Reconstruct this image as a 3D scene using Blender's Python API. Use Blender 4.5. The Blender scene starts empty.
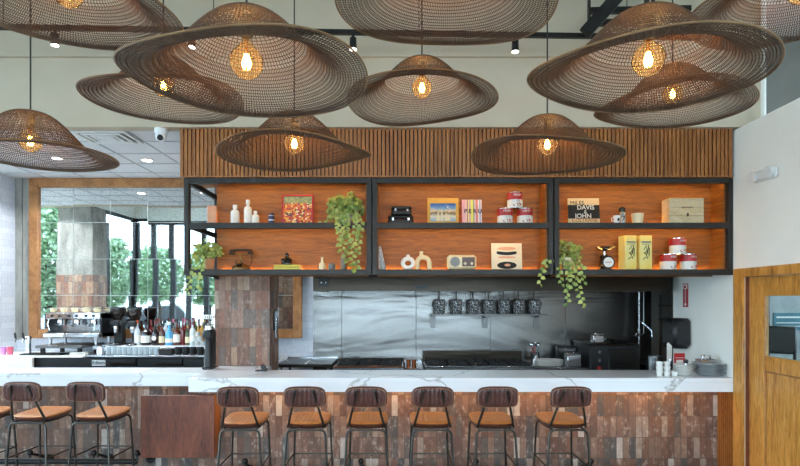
import bpy, bmesh, math, random
from mathutils import Vector, Matrix
random.seed(7)
SC = bpy.context.scene
COL = SC.collection
F = 520.0; CX = 395.0; CY = 300.0; H = 1.83          # focal length in pixels, vanishing point, eye height
PI = math.pi
def PX(px, Y): return (px - CX) * Y / F
def PZ(py, Y): return H + (CY - py) * Y / F

# ------------------------------------------------------------------ mesh builder
class MB:
    def __init__(s):
        s.v = []; s.f = []; s.m = []; s.mi = 0; s.M = Matrix.Identity(4)
    def add(s, vs, fs):
        b = len(s.v)
        s.v += [tuple(s.M @ Vector(p)) for p in vs]
        for f in fs:
            s.f.append(tuple(b + i for i in f)); s.m.append(s.mi)
        return s
    def box(s, x0, x1, y0, y1, z0, z1, b=0.0):
        lo = (min(x0, x1), min(y0, y1), min(z0, z1)); hi = (max(x0, x1), max(y0, y1), max(z0, z1))
        if b <= 0:
            vs = [(hi[0] if i & 1 else lo[0], hi[1] if i & 2 else lo[1], hi[2] if i & 4 else lo[2]) for i in range(8)]
            return s.add(vs, [(0, 2, 3, 1), (4, 5, 7, 6), (0, 1, 5, 4), (2, 6, 7, 3), (0, 4, 6, 2), (1, 3, 7, 5)])
        c = [(lo[k] + hi[k]) / 2 for k in range(3)]; h = [(hi[k] - lo[k]) / 2 for k in range(3)]
        b = min(b, min(h) * 0.98); vs = []; ix = {}
        for i in range(8):
            sg = [1 if i >> k & 1 else -1 for k in range(3)]
            for a in range(3):
                ix[i, a] = len(vs)
                vs.append(tuple(c[k] + sg[k] * (h[k] if k == a else h[k] - b) for k in range(3)))
        fs = []
        for a in range(3):
            o, p = [k for k in range(3) if k != a]
            for sa in (0, 1):
                q = [(sa << a) | (i << o) | (j << p) for i, j in ((0, 0), (1, 0), (1, 1), (0, 1))]
                fs.append(tuple(ix[k, a] for k in q))
            for so in (0, 1):
                for sp in (0, 1):
                    c0 = (so << o) | (sp << p); c1 = c0 | (1 << a)
                    fs.append((ix[c0, o], ix[c1, o], ix[c1, p], ix[c0, p]))
        for i in range(8): fs.append((ix[i, 0], ix[i, 1], ix[i, 2]))
        return s.add(vs, fs)
    def cyl(s, p0, p1, r0, r1=None, n=12):
        r1 = r0 if r1 is None else r1
        p0 = Vector(p0); p1 = Vector(p1); d = (p1 - p0).normalized()
        a = d.orthogonal().normalized(); b = d.cross(a); vs = []
        for p, r in ((p0, r0), (p1, r1)):
            for i in range(n):
                t = 2 * PI * i / n; vs.append(tuple(p + (a * math.cos(t) + b * math.sin(t)) * r))
        fs = [(i, (i + 1) % n, n + (i + 1) % n, n + i) for i in range(n)]
        fs += [tuple(range(n - 1, -1, -1)), tuple(range(n, 2 * n))]
        return s.add(vs, fs)
    def tube(s, pts, r, n=8, closed=False):
        pts = [Vector(p) for p in pts]; N = len(pts); vs = []; fs = []; prev = None
        for i, p in enumerate(pts):
            if closed: d = pts[(i + 1) % N] - pts[i - 1]
            else: d = pts[min(i + 1, N - 1)] - pts[max(i - 1, 0)]
            d.normalize()
            a = d.orthogonal() if prev is None else prev - d * prev.dot(d)
            a.normalize(); prev = a; b = d.cross(a)
            rr = r[i] if isinstance(r, (list, tuple)) else r
            for k in range(n):
                t = 2 * PI * k / n; vs.append(tuple(p + (a * math.cos(t) + b * math.sin(t)) * rr))
        for i in range(N if closed else N - 1):
            j = (i + 1) % N
            for k in range(n): fs.append((i * n + k, i * n + (k + 1) % n, j * n + (k + 1) % n, j * n + k))
        if not closed: fs += [tuple(range(n - 1, -1, -1)), tuple(range((N - 1) * n, N * n))]
        return s.add(vs, fs)
    def lathe(s, prof, c=(0, 0, 0), n=16, sx=1, sy=1):
        vs = []; fs = []; rings = []
        for r, z in prof:
            if r < 1e-6: rings.append([len(vs)]); vs.append((c[0], c[1], c[2] + z))
            else:
                rings.append(list(range(len(vs), len(vs) + n)))
                for k in range(n):
                    t = 2 * PI * k / n; vs.append((c[0] + r * math.cos(t) * sx, c[1] + r * math.sin(t) * sy, c[2] + z))
        for A, B in zip(rings, rings[1:]):
            for k in range(n):
                k2 = (k + 1) % n
                if len(A) == 1 and len(B) == 1: continue
                if len(A) == 1: fs.append((A[0], B[k2], B[k]))
                elif len(B) == 1: fs.append((A[k], A[k2], B[0]))
                else: fs.append((A[k], A[k2], B[k2], B[k]))
        return s.add(vs, fs)
    def ball(s, c, r, n=12, sc=(1, 1, 1)):
        m = n // 2
        prof = [(r * math.sin(PI * i / m) * 1.0, -r * math.cos(PI * i / m) * sc[2]) for i in range(m + 1)]
        prof[0] = (0, prof[0][1]); prof[-1] = (0, prof[-1][1])
        return s.lathe(prof, c, n, sc[0], sc[1])
    def prism(s, poly, d0, d1, ax='y'):
        def P(u, v, d): return {'y': (u, d, v), 'x': (d, u, v), 'z': (u, v, d)}[ax]
        n = len(poly); vs = [P(u, v, d0) for u, v in poly] + [P(u, v, d1) for u, v in poly]
        fs = [(i, (i + 1) % n, n + (i + 1) % n, n + i) for i in range(n)] + [tuple(range(n - 1, -1, -1)), tuple(range(n, 2 * n))]
        return s.add(vs, fs)
    def grid(s, fn, nu, nv):
        vs = [fn(i / nu, j / nv) for j in range(nv + 1) for i in range(nu + 1)]; w = nu + 1
        return s.add(vs, [(j * w + i, j * w + i + 1, (j + 1) * w + i + 1, (j + 1) * w + i) for j in range(nv) for i in range(nu)])
    def pad(s, w, h, t, ch=0, amp=0.0, p=4.5, nu=40, nv=12, bend=None):
        """puffy rounded cushion in the local xy plane, thickness along z, `ch` stitched channels along y"""
        for sg in (1, -1):
            def fn(a, b):
                u = a * 2 - 1; v = b * 2 - 1; e = max(abs(u), abs(v))
                k = e / ((abs(u) ** p + abs(v) ** p) ** (1 / p)) if e > 1e-6 else 1
                x = u * k * w / 2; y = v * k * h / 2
                th = t / 2 * max(0.0, 1 - e ** 5) ** 0.5
                if ch: th -= amp * (1 - abs(math.sin((u + 1) / 2 * ch * PI))) ** 2 * (1 - e ** 6)
                z = sg * th
                if bend: z += bend(x, y)
                return (x, y, z)
            s.grid(fn, nu, nv)
        return s
    def leaf(s, pos, d, nrm, size):
        d = Vector(d).normalized(); nrm = Vector(nrm); nrm = (nrm - d * nrm.dot(d))
        if nrm.length < 1e-3: nrm = d.orthogonal()
        nrm.normalize(); sd = d.cross(nrm); p = Vector(pos)
        q = lambda a, b, c: tuple(p + d * a * size + sd * b * size + nrm * c * size)
        return s.add([q(0, 0, 0), q(.12, .3, .1), q(.5, .42, .12), q(1, 0, -.15), q(.5, -.42, .12), q(.12, -.3, .1), q(.45, 0, 0)],
                     [(0, 1, 2, 6), (6, 2, 3), (0, 6, 4, 5), (6, 3, 4)])
    def mesh(s, name, mats, ang=40):
        me = bpy.data.meshes.new(name); me.from_pydata(s.v, [], s.f)
        if not isinstance(mats, (list, tuple)): mats = [mats]
        for m in mats: me.materials.append(m)
        if len(mats) > 1: me.polygons.foreach_set('material_index', s.m)
        bm = bmesh.new(); bm.from_mesh(me)
        bmesh.ops.remove_doubles(bm, verts=bm.verts, dist=1e-6)
        bmesh.ops.recalc_face_normals(bm, faces=bm.faces)
        bm.to_mesh(me); bm.free()
        me.polygons.foreach_set('use_smooth', [True] * len(me.polygons))
        me.set_sharp_from_angle(angle=math.radians(ang))
        return me
    def build(s, name, mats, parent=None, at=None, world=False, ang=40):
        """parent: geometry is in the parent's local space (world=True: given in world space); at: world origin of a single-mesh thing"""
        off = None
        if world and parent is not None:
            p = parent; off = Vector((0, 0, 0))
            while p is not None: off += p.location; p = p.parent
        if at is not None: off = Vector(at)
        if off is not None: s.v = [tuple(Vector(p) - off) for p in s.v]
        o = bpy.data.objects.new(name, s.mesh(name, mats, ang)); COL.objects.link(o)
        if at is not None: o.location = at
        if parent is not None: o.parent = parent
        return o

def tag(o, label=None, cat=None, group=None, kind=None):
    if label: o['label'] = label
    if cat: o['category'] = cat
    if group: o['group'] = group
    if kind: o['kind'] = kind
    return o
def thing(name, label, cat, loc=(0, 0, 0), rz=0, group=None):
    o = bpy.data.objects.new(name, None); COL.objects.link(o); o.empty_display_size = .1
    o.location = loc; o.rotation_euler = (0, 0, rz)
    return tag(o, label, cat, group)
def struct(o, label=None): return tag(o, label, None, None, 'structure')
def dup(root, loc, rz=None, label=None, group=None):
    r = root.copy(); COL.objects.link(r); r.location = loc
    if rz is not None: r.rotation_euler = (0, 0, rz)
    if label: r['label'] = label
    if group: r['group'] = group
    for ch in list(root.children):
        c = ch.copy(); COL.objects.link(c); c.parent = r
        for g in list(ch.children):
            d = g.copy(); COL.objects.link(d); d.parent = c
    return r

# ------------------------------------------------------------------ materials
def lin(c):
    f = lambda x: (x / 12.92 if x <= 0.04045 else ((x + 0.055) / 1.055) ** 2.4)
    return tuple(f(k / 255.0) for k in c) + (1.0,)
class NT:
    def __init__(s, name):
        s.mat = bpy.data.materials.new(name); s.mat.use_nodes = True; s.t = s.mat.node_tree
        s.t.nodes.clear(); s.out = s.n('ShaderNodeOutputMaterial')
    def n(s, ty, **kw):
        nd = s.t.nodes.new(ty)
        for k, v in kw.items(): setattr(nd, k, v)
        return nd
    def l(s, a, b): s.t.links.new(a, b)
    def coord(s, scale=(1, 1, 1)):
        tc = s.n('ShaderNodeTexCoord'); mp = s.n('ShaderNodeMapping'); mp.inputs['Scale'].default_value = scale
        s.l(tc.outputs['Object'], mp.inputs['Vector']); return mp.outputs['Vector']
    def noise(s, vec, scale, detail=3, rough=.55, dist=0.0):
        nd = s.n('ShaderNodeTexNoise'); s.l(vec, nd.inputs['Vector'])
        nd.inputs['Scale'].default_value = scale; nd.inputs['Detail'].default_value = detail
        nd.inputs['Roughness'].default_value = rough; nd.inputs['Distortion'].default_value = dist
        return nd.outputs['Fac']
    def ramp(s, fac, stops, interp='LINEAR'):
        r = s.n('ShaderNodeValToRGB'); r.color_ramp.interpolation = interp; e = r.color_ramp.elements
        while len(e) < len(stops): e.new(.5)
        for k, (p, c) in enumerate(stops): e[k].position = p; e[k].color = lin(c) if max(c) > 1.001 or len(c) == 3 else c
        s.l(fac, r.inputs['Fac']); return r.outputs['Color']
    def mix(s, fac, a, b, mode='MIX'):
        m = s.n('ShaderNodeMix', data_type='RGBA', blend_type=mode)
        for sock, v in ((m.inputs[0], fac), (m.inputs[6], a), (m.inputs[7], b)):
            if hasattr(v, 'is_output'): s.l(v, sock)
            else: sock.default_value = v
        return m.outputs[2]
    def math(s, op, a, b=0.0):
        m = s.n('ShaderNodeMath', operation=op)
        for sock, v in ((m.inputs[0], a), (m.inputs[1], b)):
            if hasattr(v, 'is_output'): s.l(v, sock)
            else: sock.default_value = v
        return m.outputs[0]
    def pbr(s, col, rough=.5, metal=0.0, coat=0.0, spec=.5, emit=None, estr=0.0, trans=0.0):
        p = s.n('ShaderNodeBsdfPrincipled'); s.p = p
        for key, v in (('Base Color', col), ('Roughness', rough), ('Metallic', metal), ('Coat Weight', coat), ('Specular IOR Level', spec), ('Transmission Weight', trans)):
            if hasattr(v, 'is_output'): s.l(v, p.inputs[key])
            else: p.inputs[key].default_value = v
        if emit: p.inputs['Emission Color'].default_value = emit; p.inputs['Emission Strength'].default_value = estr
        s.l(p.outputs[0], s.out.inputs[0]); return p
    def bump(s, h, strength=.3, dist=.01):
        b = s.n('ShaderNodeBump'); b.inputs['Strength'].default_value = strength; b.inputs['Distance'].default_value = dist
        s.l(h, b.inputs['Height']); s.l(b.outputs[0], s.p.inputs['Normal'])

def pm(name, c1, c2=None, rough=.5, metal=0.0, scale=12, stretch=(1, 1, 1), bump=0.0, coat=0.0, spec=.5, emit=None, estr=0.0):
    t = NT(name)
    if c2 is None: c2 = tuple(max(0, k * .9) for k in c1)
    f = t.noise(t.coord(stretch), scale)
    t.pbr(t.ramp(f, [(.3, c1), (.7, c2)]), rough, metal, coat, spec, emit, estr)
    if bump: t.bump(f, bump, .005)
    return t.mat
def wood(name, dark, mid, light, stretch=(1, 1, 1), scale=6, rough=.45, coat=.1, ring=.6):
    t = NT(name); v = t.coord(stretch)
    big = t.noise(v, scale, 3, .5, 1.2); fine = t.noise(v, scale * 9, 4, .6)
    w = t.noise(v, scale * 2.6, 5, .62, 2.2)
    a = t.math('MULTIPLY', w, ring * .5); b = t.math('MULTIPLY', big, 1 - ring * .5)
    c = t.math('ADD', t.math('ADD', a, b), t.math('MULTIPLY', t.math('SUBTRACT', fine, .5), .5))
    t.pbr(t.ramp(c, [(.3, dark), (.5, mid), (.72, light)]), rough, 0, coat)
    t.bump(fine, .08, .002)
    return t.mat
def tiles(name, w, h, cols, mortar=(70, 60, 55), stain=.5):
    t = NT(name); tc = t.n('ShaderNodeTexCoord'); sp = t.n('ShaderNodeSeparateXYZ'); t.l(tc.outputs['Object'], sp.inputs[0])
    cb = t.n('ShaderNodeCombineXYZ'); t.l(t.math('ADD', sp.outputs[0], sp.outputs[1]), cb.inputs[0]); t.l(sp.outputs[2], cb.inputs[1])
    br = t.n('ShaderNodeTexBrick'); br.offset = 0; br.squash = 1; t.l(cb.outputs[0], br.inputs['Vector'])
    for k, v in (('Scale', 1), ('Mortar Size', .0022), ('Mortar Smooth', .1), ('Bias', 0), ('Brick Width', w), ('Row Height', h)): br.inputs[k].default_value = v
    br.inputs['Color1'].default_value = (0, 0, 0, 1); br.inputs['Color2'].default_value = (1, 1, 1, 1); br.inputs['Mortar'].default_value = (.5, .5, .5, 1)
    base = t.ramp(br.outputs['Color'], cols, 'CONSTANT')
    mp = t.n('ShaderNodeMapping'); mp.inputs['Scale'].default_value = (1, 1, .6); t.l(tc.outputs['Object'], mp.inputs['Vector'])
    n1 = t.noise(mp.outputs['Vector'], 26, 5, .65); n2 = t.noise(mp.outputs['Vector'], 9, 3, .6)
    st = t.ramp(t.math('MULTIPLY', n1, t.math('ADD', n2, .5)), [(.56, (0, 0, 0)), (.72, (255, 255, 255))])
    c = t.mix(t.math('MULTIPLY', st, stain), base, lin((205, 190, 178)))
    c = t.mix(.3, c, t.ramp(n1, [(.3, (70, 70, 70)), (.7, (225, 225, 225))]), 'OVERLAY')
    c = t.mix(br.outputs['Fac'], c, lin(mortar))
    t.pbr(c, .55); t.bump(t.math('SUBTRACT', t.math('MULTIPLY', n1, .4), br.outputs['Fac']), .5, .004)
    return t.mat
def marble(name):
    t = NT(name); v = t.coord((.55, .55, .8))
    d = t.noise(v, 1.3, 4, .6); ve = t.n('ShaderNodeTexCoord')
    wv = t.n('ShaderNodeTexVoronoi', feature='DISTANCE_TO_EDGE'); wv.inputs['Scale'].default_value = 1.35
    ns = t.n('ShaderNodeTexNoise'); ns.inputs['Scale'].default_value = 1.8; ns.inputs['Detail'].default_value = 5; t.l(v, ns.inputs['Vector'])
    va = t.n('ShaderNodeVectorMath', operation='SCALE'); t.l(ns.outputs['Color'], va.inputs[0]); va.inputs['Scale'].default_value = .7
    vb = t.n('ShaderNodeVectorMath', operation='ADD'); t.l(v, vb.inputs[0]); t.l(va.outputs[0], vb.inputs[1]); t.l(vb.outputs[0], wv.inputs['Vector'])
    vein = t.ramp(wv.outputs['Distance'], [(0, (255, 255, 255)), (.011, (0, 0, 0))])
    base = t.ramp(d, [(.3, (246, 247, 249)), (.7, (236, 238, 242))])
    t.pbr(t.mix(t.math('MULTIPLY', vein, .6), base, lin((140, 130, 118))), .22, 0, .2)
    return t.mat
def clear_glass(name, tint=(235, 240, 240), refl=1.0, fac=.12):
    t = NT(name); tr = t.n('ShaderNodeBsdfTransparent'); gl = t.n('ShaderNodeBsdfGlossy'); mx = t.n('ShaderNodeMixShader'); lw = t.n('ShaderNodeLayerWeight')
    lw.inputs['Blend'].default_value = fac
    nz = t.noise(t.coord(), 3); tr_c = t.ramp(nz, [(.2, tint), (.8, tuple(k * .985 for k in tint))]); t.l(tr_c, tr.inputs[0])
    gl.inputs['Roughness'].default_value = .03; gl.inputs['Color'].default_value = (refl, refl, refl, 1)
    t.l(lw.outputs['Fresnel'], mx.inputs[0]); t.l(tr.outputs[0], mx.inputs[1]); t.l(gl.outputs[0], mx.inputs[2]); t.l(mx.outputs[0], t.out.inputs[0])
    return t.mat
def glow(name, c, s, sample=True):
    t = NT(name); e = t.n('ShaderNodeEmission'); e.inputs['Strength'].default_value = s
    nz = t.noise(t.coord(), 5); t.l(t.ramp(nz, [(.2, c), (.8, tuple(k * .97 for k in c))]), e.inputs['Color'])
    t.l(e.outputs[0], t.out.inputs[0])
    if not sample: t.mat.cycles.emission_sampling = 'NONE'
    return t.mat
def steel(name, c=(190, 190, 192), rough=.25, stretch=(.6, 1, 6), scale=1.6, bump=.12, dist=.05):
    t = NT(name); v = t.coord(stretch); f = t.noise(v, scale, 3, .5, .6)
    t.pbr(t.ramp(f, [(.3, c), (.7, tuple(k * .93 for k in c))]), rough, 1.0)
    if bump: t.bump(f, bump, dist)
    return t.mat

M = {}
M['beige'] = pm('beige_paint', (198, 183, 160), (191, 176, 153), .8, scale=3)
M['grey_paint'] = pm('grey_paint', (124, 120, 112), (116, 112, 104), .8, scale=3)
M['white_paint'] = pm('white_paint', (248, 245, 236), (243, 240, 231), .7, scale=3)
M['ceil_dining'] = pm('dining_ceiling', (186, 184, 176), (178, 176, 168), .85, scale=3)
M['ceil_tile'] = pm('ceiling_board', (228, 229, 230), (219, 220, 222), .85, scale=60)
M['ceil_grid'] = pm('ceiling_grid', (196, 198, 200), None, .6)
M['floor'] = pm('concrete_floor', (120, 114, 106), (98, 92, 86), .5, scale=2)
M['concrete'] = pm('concrete', (168, 166, 158), (128, 126, 120), .85, scale=9, stretch=(1, 1, .3), bump=.2)
M['ground'] = pm('paving', (200, 196, 188), (178, 174, 166), .9, scale=2)
M['oak_panel'] = wood('oak_panel', (100, 58, 16), (138, 82, 24), (168, 106, 36), (.16, .16, 2.2), 8, .55, 0, .9)
M['slat'] = wood('slat_wood', (116, 66, 24), (156, 93, 38), (182, 116, 54), (5, 1, .4), 5)
M['oak_frame'] = wood('oak_frame', (134, 86, 46), (172, 116, 66), (196, 140, 86), (.5, .5, .5), 9)
M['oak_door'] = wood('oak_door', (140, 84, 26), (204, 140, 60), (232, 174, 94), (2.4, 2.4, .2), 6, .4, .2, 1.2)
M['red_wood'] = wood('red_wood', (74, 36, 22), (108, 54, 34), (134, 74, 48), (1.2, 1.2, .3), 4, .4, .2)
M['tile_bar'] = tiles('bar_brick_tile', .0655, .2155,
    [(0, (112, 84, 70)), (.14, (130, 98, 82)), (.28, (104, 88, 78)), (.38, (124, 88, 70)), (.52, (88, 80, 76)), (.6, (142, 110, 92)), (.74, (158, 134, 118)), (.82, (110, 78, 64)), (.93, (184, 168, 156))], (84, 70, 60), .4)
M['tile_pillar'] = tiles('pillar_brick_tile', .0705, .2155,
    [(0, (142, 108, 92)), (.2, (160, 124, 106)), (.38, (126, 108, 98)), (.52, (150, 104, 84)), (.66, (176, 140, 114)), (.82, (132, 96, 80)), (.93, (184, 156, 134))], (110, 92, 82), .3)
M['white_brick'] = tiles('white_painted_brick', .24, .085, [(0, (220, 225, 233)), (.5, (211, 216, 226))], (192, 198, 208), .05)
M['marble'] = marble('white_marble')
M['steel'] = steel('brushed_steel')
M['steel_wall'] = steel('steel_sheet', (128, 125, 122), .26, (.42, 1, 1.5), 1.15, .45, .07)
M['steel_dark'] = steel('dark_steel', (62, 55, 48), .3, (.5, 1, 4), 2)
M['steel_mid'] = steel('satin_steel', (120, 118, 116), .4, (1, 1, 1), 2, 0)
M['chrome'] = steel('chrome', (215, 215, 218), .12, (1, 1, 1), 3, 0)
M['black_metal'] = pm('black_metal', (30, 29, 28), (22, 21, 21), .45, .3)
M['frame_metal'] = pm('charcoal_frame', (50, 46, 43), (41, 38, 35), .5, .3)
M['gun_metal'] = pm('gunmetal', (92, 88, 82), (72, 69, 65), .35, .9)
M['black_plastic'] = pm('black_plastic', (26, 26, 28), (18, 18, 20), .4)
M['black_iron'] = pm('cast_iron', (20, 20, 20), (32, 31, 30), .6, .2, 30, bump=.2)
M['white_plastic'] = pm('white_plastic', (232, 232, 230), (224, 224, 222), .35)
M['ceramic'] = pm('white_ceramic', (238, 236, 230), (228, 226, 220), .25, coat=.2)
M['dark_ceramic'] = pm('grey_ceramic', (120, 124, 126), (96, 100, 104), .3)
M['plate_grey'] = pm('grey_plate_glaze', (186, 190, 192), (160, 166, 170), .3)
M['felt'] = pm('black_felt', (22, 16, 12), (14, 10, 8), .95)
M['cream'] = pm('cream_glaze', (232, 216, 176), (224, 206, 164), .4)
M['leather'] = pm('brown_leather', (92, 52, 42), (70, 38, 32), .38, 0, 40, bump=.1, coat=.1)
M['leather_tan'] = pm('tan_leather', (192, 122, 62), (172, 104, 50), .4, 0, 30, bump=.1)
M['stitch'] = pm('stitching_thread', (170, 130, 104), None, .8)
M['net'] = pm('woven_net', (96, 68, 46), (70, 48, 32), .6, 0, 8)
M['net_rim'] = pm('net_rim', (142, 108, 72), (108, 78, 50), .55, 0, 8)
M['cord'] = pm('black_cord', (30, 28, 27), None, .7)
M['leaf'] = pm('green_leaf', (74, 116, 42), (196, 198, 108), .4, 0, 16)
M['leaf_dark'] = pm('deep_green_leaf', (44, 88, 34), (106, 140, 54), .4, 0, 14)
M['tree_leaf'] = pm('tree_leaf', (118, 150, 104), (186, 204, 166), .6, 0, 3)
M['bark'] = pm('bark', (88, 70, 54), (62, 48, 38), .9, 0, 14, bump=.4)
M['stem'] = pm('vine_stem', (110, 120, 60), (80, 90, 44), .6)
M['soil'] = pm('soil', (50, 38, 28), (34, 26, 20), .95, 0, 40)
M['red'] = pm('red_print', (188, 40, 38), (170, 32, 32), .4)
M['paper'] = pm('white_paper', (236, 232, 222), (228, 224, 214), .7)
M['ink'] = pm('black_ink', (24, 22, 22), None, .7)
M['yellow'] = pm('yellow_card', (236, 214, 96), (228, 204, 82), .6)
M['pink'] = pm('pink_cover', (232, 172, 136), (226, 160, 124), .6)
M['pane'] = clear_glass('window_pane', fac=.04)
M['bulb'] = clear_glass('bulb_glass', (255, 232, 196), .5, .05)
_t = M['bulb'].node_tree; _o = [n for n in _t.nodes if n.type == 'OUTPUT_MATERIAL'][0]; _m = _t.nodes.new('ShaderNodeMixShader'); _r = _t.nodes.new('ShaderNodeBsdfTranslucent')
_r.inputs['Color'].default_value = (1, .9, .75, 1); _m.inputs[0].default_value = .01
_t.links.new(_o.inputs[0].links[0].from_socket, _m.inputs[1]); _t.links.new(_r.outputs[0], _m.inputs[2]); _t.links.new(_m.outputs[0], _o.inputs[0])
M['glassware'] = clear_glass('drinking_glass', (232, 240, 242), 1, .28)
M['tumbler'] = clear_glass('clear_tumbler', (236, 242, 244), 1, .2)
_t = M['tumbler'].node_tree; _o = [n for n in _t.nodes if n.type == 'OUTPUT_MATERIAL'][0]; _m = _t.nodes.new('ShaderNodeMixShader'); _r = _t.nodes.new('ShaderNodeBsdfDiffuse')
_r.inputs['Color'].default_value = (.9, .95, .96, 1); _m.inputs[0].default_value = .3
_t.links.new(_o.inputs[0].links[0].from_socket, _m.inputs[1]); _t.links.new(_r.outputs[0], _m.inputs[2]); _t.links.new(_m.outputs[0], _o.inputs[0])
M['filament'] = glow('glowing_filament', (255, 190, 90), 60, False)
M['led_warm'] = glow('warm_led', (255, 190, 104), 19)
M['lamp_white'] = glow('white_lamp', (255, 246, 232), 9)
M['copper'] = pm('copper', (190, 110, 70), (160, 88, 52), .3, 1)
EXPOSURE = 0.6; SKY = 9
# ================================================================== camera, sky, view
cam = bpy.data.cameras.new('camera'); co = bpy.data.objects.new('camera', cam); COL.objects.link(co)
co.location = (0, 0, H); co.rotation_euler = (PI / 2, 0, 0)
cam.sensor_width = 36; cam.lens = F / 800 * 36; cam.shift_x = (400 - CX) / 800; cam.shift_y = (CY - 233) / 800
cam.clip_start = .05; cam.clip_end = 200; SC.camera = co
SC.view_settings.view_transform = 'Standard'; SC.view_settings.look = 'None'
SC.view_settings.gamma = 1; SC.view_settings.use_curve_mapping = False; SC.view_settings.exposure = EXPOSURE
wd = bpy.data.worlds.new('sky'); SC.world = wd; wd.use_nodes = True
wt = wd.node_tree; bg = wt.nodes['Background']
tc = wt.nodes.new('ShaderNodeTexCoord'); sp = wt.nodes.new('ShaderNodeSeparateXYZ'); wr = wt.nodes.new('ShaderNodeValToRGB')
wt.links.new(tc.outputs['Generated'], sp.inputs[0]); wt.links.new(sp.outputs[2], wr.inputs[0]); wt.links.new(wr.outputs[0], bg.inputs[0])
wr.color_ramp.elements[0].color = (.70, .85, 1, 1); wr.color_ramp.elements[1].color = (.50, .72, 1, 1)
bg.inputs[1].default_value = SKY

def light(name, ty, loc, energy, col=(1, 1, 1), rot=(0, 0, 0), size=.1, size_y=None, portal=False):
    d = bpy.data.lights.new(name, ty); o = bpy.data.objects.new(name, d); COL.objects.link(o)
    d.energy = energy; d.color = col; o.location = loc; o.rotation_euler = rot
    if ty == 'AREA':
        d.shape = 'RECTANGLE'; d.size = size; d.size_y = size_y or size
        if portal: d.cycles.is_portal = True
    else: d.shadow_soft_size = size
    return o

# ================================================================== room shell
XL, XR, YF, YB, ZC, ZN = -8.5, 3.3, -2.6, 7.19, 4.9, 3.51
def slab(name, mat, x0, x1, y0, y1, z0, z1, b=0):
    return struct(MB().box(x0, x1, y0, y1, z0, z1, b).build(name, mat))
slab('floor', M['floor'], XL, 8.2, YF, YB + .15, -.1, 0)
slab('ceiling', M['ceil_dining'], XL - .2, 8.2, YF - .2, YB + .2, ZC, ZC + .15)
# bulkhead over the bar (beige), its upper half a touch forward
m = MB().box(XL, 3.53, 5.0, 5.12, 3.494, ZC); m.box(XL, 3.53, 4.965, 5.0, PZ(57, 4.98), ZC)
struct(m.build('wall_bulkhead', M['beige']))
# suspended ceiling behind the bulkhead
struct(MB().box(XL, 4.3, 5.12, YB, ZN, ZN + .12).build('ceiling_bar', M['ceil_tile']))
m = MB(); x = -2.13
while x > XL: m.box(x - .009, x + .009, 5.12, YB, ZN - .006, ZN); x -= .53
for y in (5.5, 5.95, 6.4, 6.85): m.box(XL, -2.1, y - .009, y + .009, ZN - .0065, ZN)
struct(m.build('trim_3', M['ceil_grid']))
# back wall: white painted brick on the bar side, steel sheet on the kitchen side
slab('wall_back', M['white_brick'], XL, -1.134, YB, YB + .15, 0, ZN)
slab('wall_kitchen', M['grey_paint'], -1.134, 4.3, YB + .01, YB + .15, 0, ZN)
m = MB(); sx = [-1.134, PX(342, YB), PX(416, YB), PX(490, YB), PX(565, YB), PX(651, YB)]
rr = random.Random(3)
for a, b in zip(sx, sx[1:]): m.box(a + .003, b - .003, YB - .012 - rr.random() * .002, YB + .01, .05, 2.6)
struct(m.build('wall_steel_panels', M['steel_wall']))
slab('wall_left_nib', M['white_brick'], -5.36, -5.23, 6.8, YB, 0, ZN)
struct(MB().box(-5.23, -5.14, YB - .03, YB, 1.28, ZN).box(-5.13, -5.05, YB - .02, YB, 1.28, ZN).build('trim_1', M['concrete']))
# right partition with the door opening, wall stops at 3.48 m
D0, D1, DZ = 3.93, 4.90, 2.075
m = MB().box(XR, XR + .15, D1, 6.17, 0, 3.48).box(XR, XR + .15, D0, D1, DZ, 3.48).box(XR, XR + .15, YF, D0, 0, 3.48)
struct(m.build('wall_right', M['white_paint']))
slab('wall_side_room', pm('side_room_paint', (176, 176, 174), None, .8), XR + .15, 8.2, 6.05, 6.17, 0, 3.4)
slab('wall_side_upper', M['grey_paint'], XR + .15, 8.2, 6.05, 6.17, 3.4, ZC)
slab('wall_alcove_right', M['grey_paint'], 4.2, 4.3, 6.17, YB, 0, ZN)
struct(MB().cyl((3.5, 4.94, 3.45), (3.5, 4.94, ZC), .022).build('trim_2', M['white_paint']))
# brick pillar between bar and kitchen
pil = MB().box(-2.07, -1.44, 5.97, 6.43, 0, ZN).build('wall_pillar', M['tile_pillar']); struct(pil)
# concrete column with brick base that only the mirror shows
struct(MB().box(-6.1, -5.48, 4.5, 4.96, 2.28, ZN).build('wall_column', M['concrete']))
struct(MB().box(-6.106, -5.474, 4.494, 4.966, 0, 2.28).build('wall_column_base', M['tile_pillar']))

# glazed fronts: left wall and the wall behind the camera
def window(name, pts, mull, zs, mat_w, axis):
    """axis 'y': runs along x at y=const;  'x': runs along y at x=const"""
    root = struct(thing(name, None, None)); c, a0, a1, z0, z1 = pts
    m = MB()
    bx = (lambda u0, u1, w0, w1, d: m.box(u0, u1, c - d, c + d, w0, w1)) if axis == 'y' else (lambda u0, u1, w0, w1, d: m.box(c - d, c + d, u0, u1, w0, w1))
    for u, w in mull: bx(u - w / 2, u + w / 2, z0, z1, .05)
    for z, h in zs: bx(a0, a1, z - h / 2, z + h / 2, .045)
    m.build('window_frame', M['black_metal'], root)
    m = MB()
    if axis == 'y': m.box(a0, a1, c - .004, c + .004, z0, z1)
    else: m.box(c - .004, c + .004, a0, a1, z0, z1)
    m.build('window_pane', M['pane'], root)
    return root
ZH = 4.42
window('window_1', (YF, XL, XR, 0, ZH), [(XL + .05 + .575 * i, .17) for i in range(21)], [(.08, .16), (ZH - .05, .1)], None, 'y')
window('window_2', (XL, YF, YB, 0, ZH), [(YF + .1 + 1.62 * i, .1) for i in range(7)], [(.08, .16), (ZH - .05, .1)], None, 'x')
slab('wall_front', M['white_paint'], XL - .1, 8.2, YF - .1, YF + .1, ZH, ZC)
slab('wall_left', M['white_paint'], XL - .1, XL + .1, YF, YB, ZH, ZC)
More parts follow.
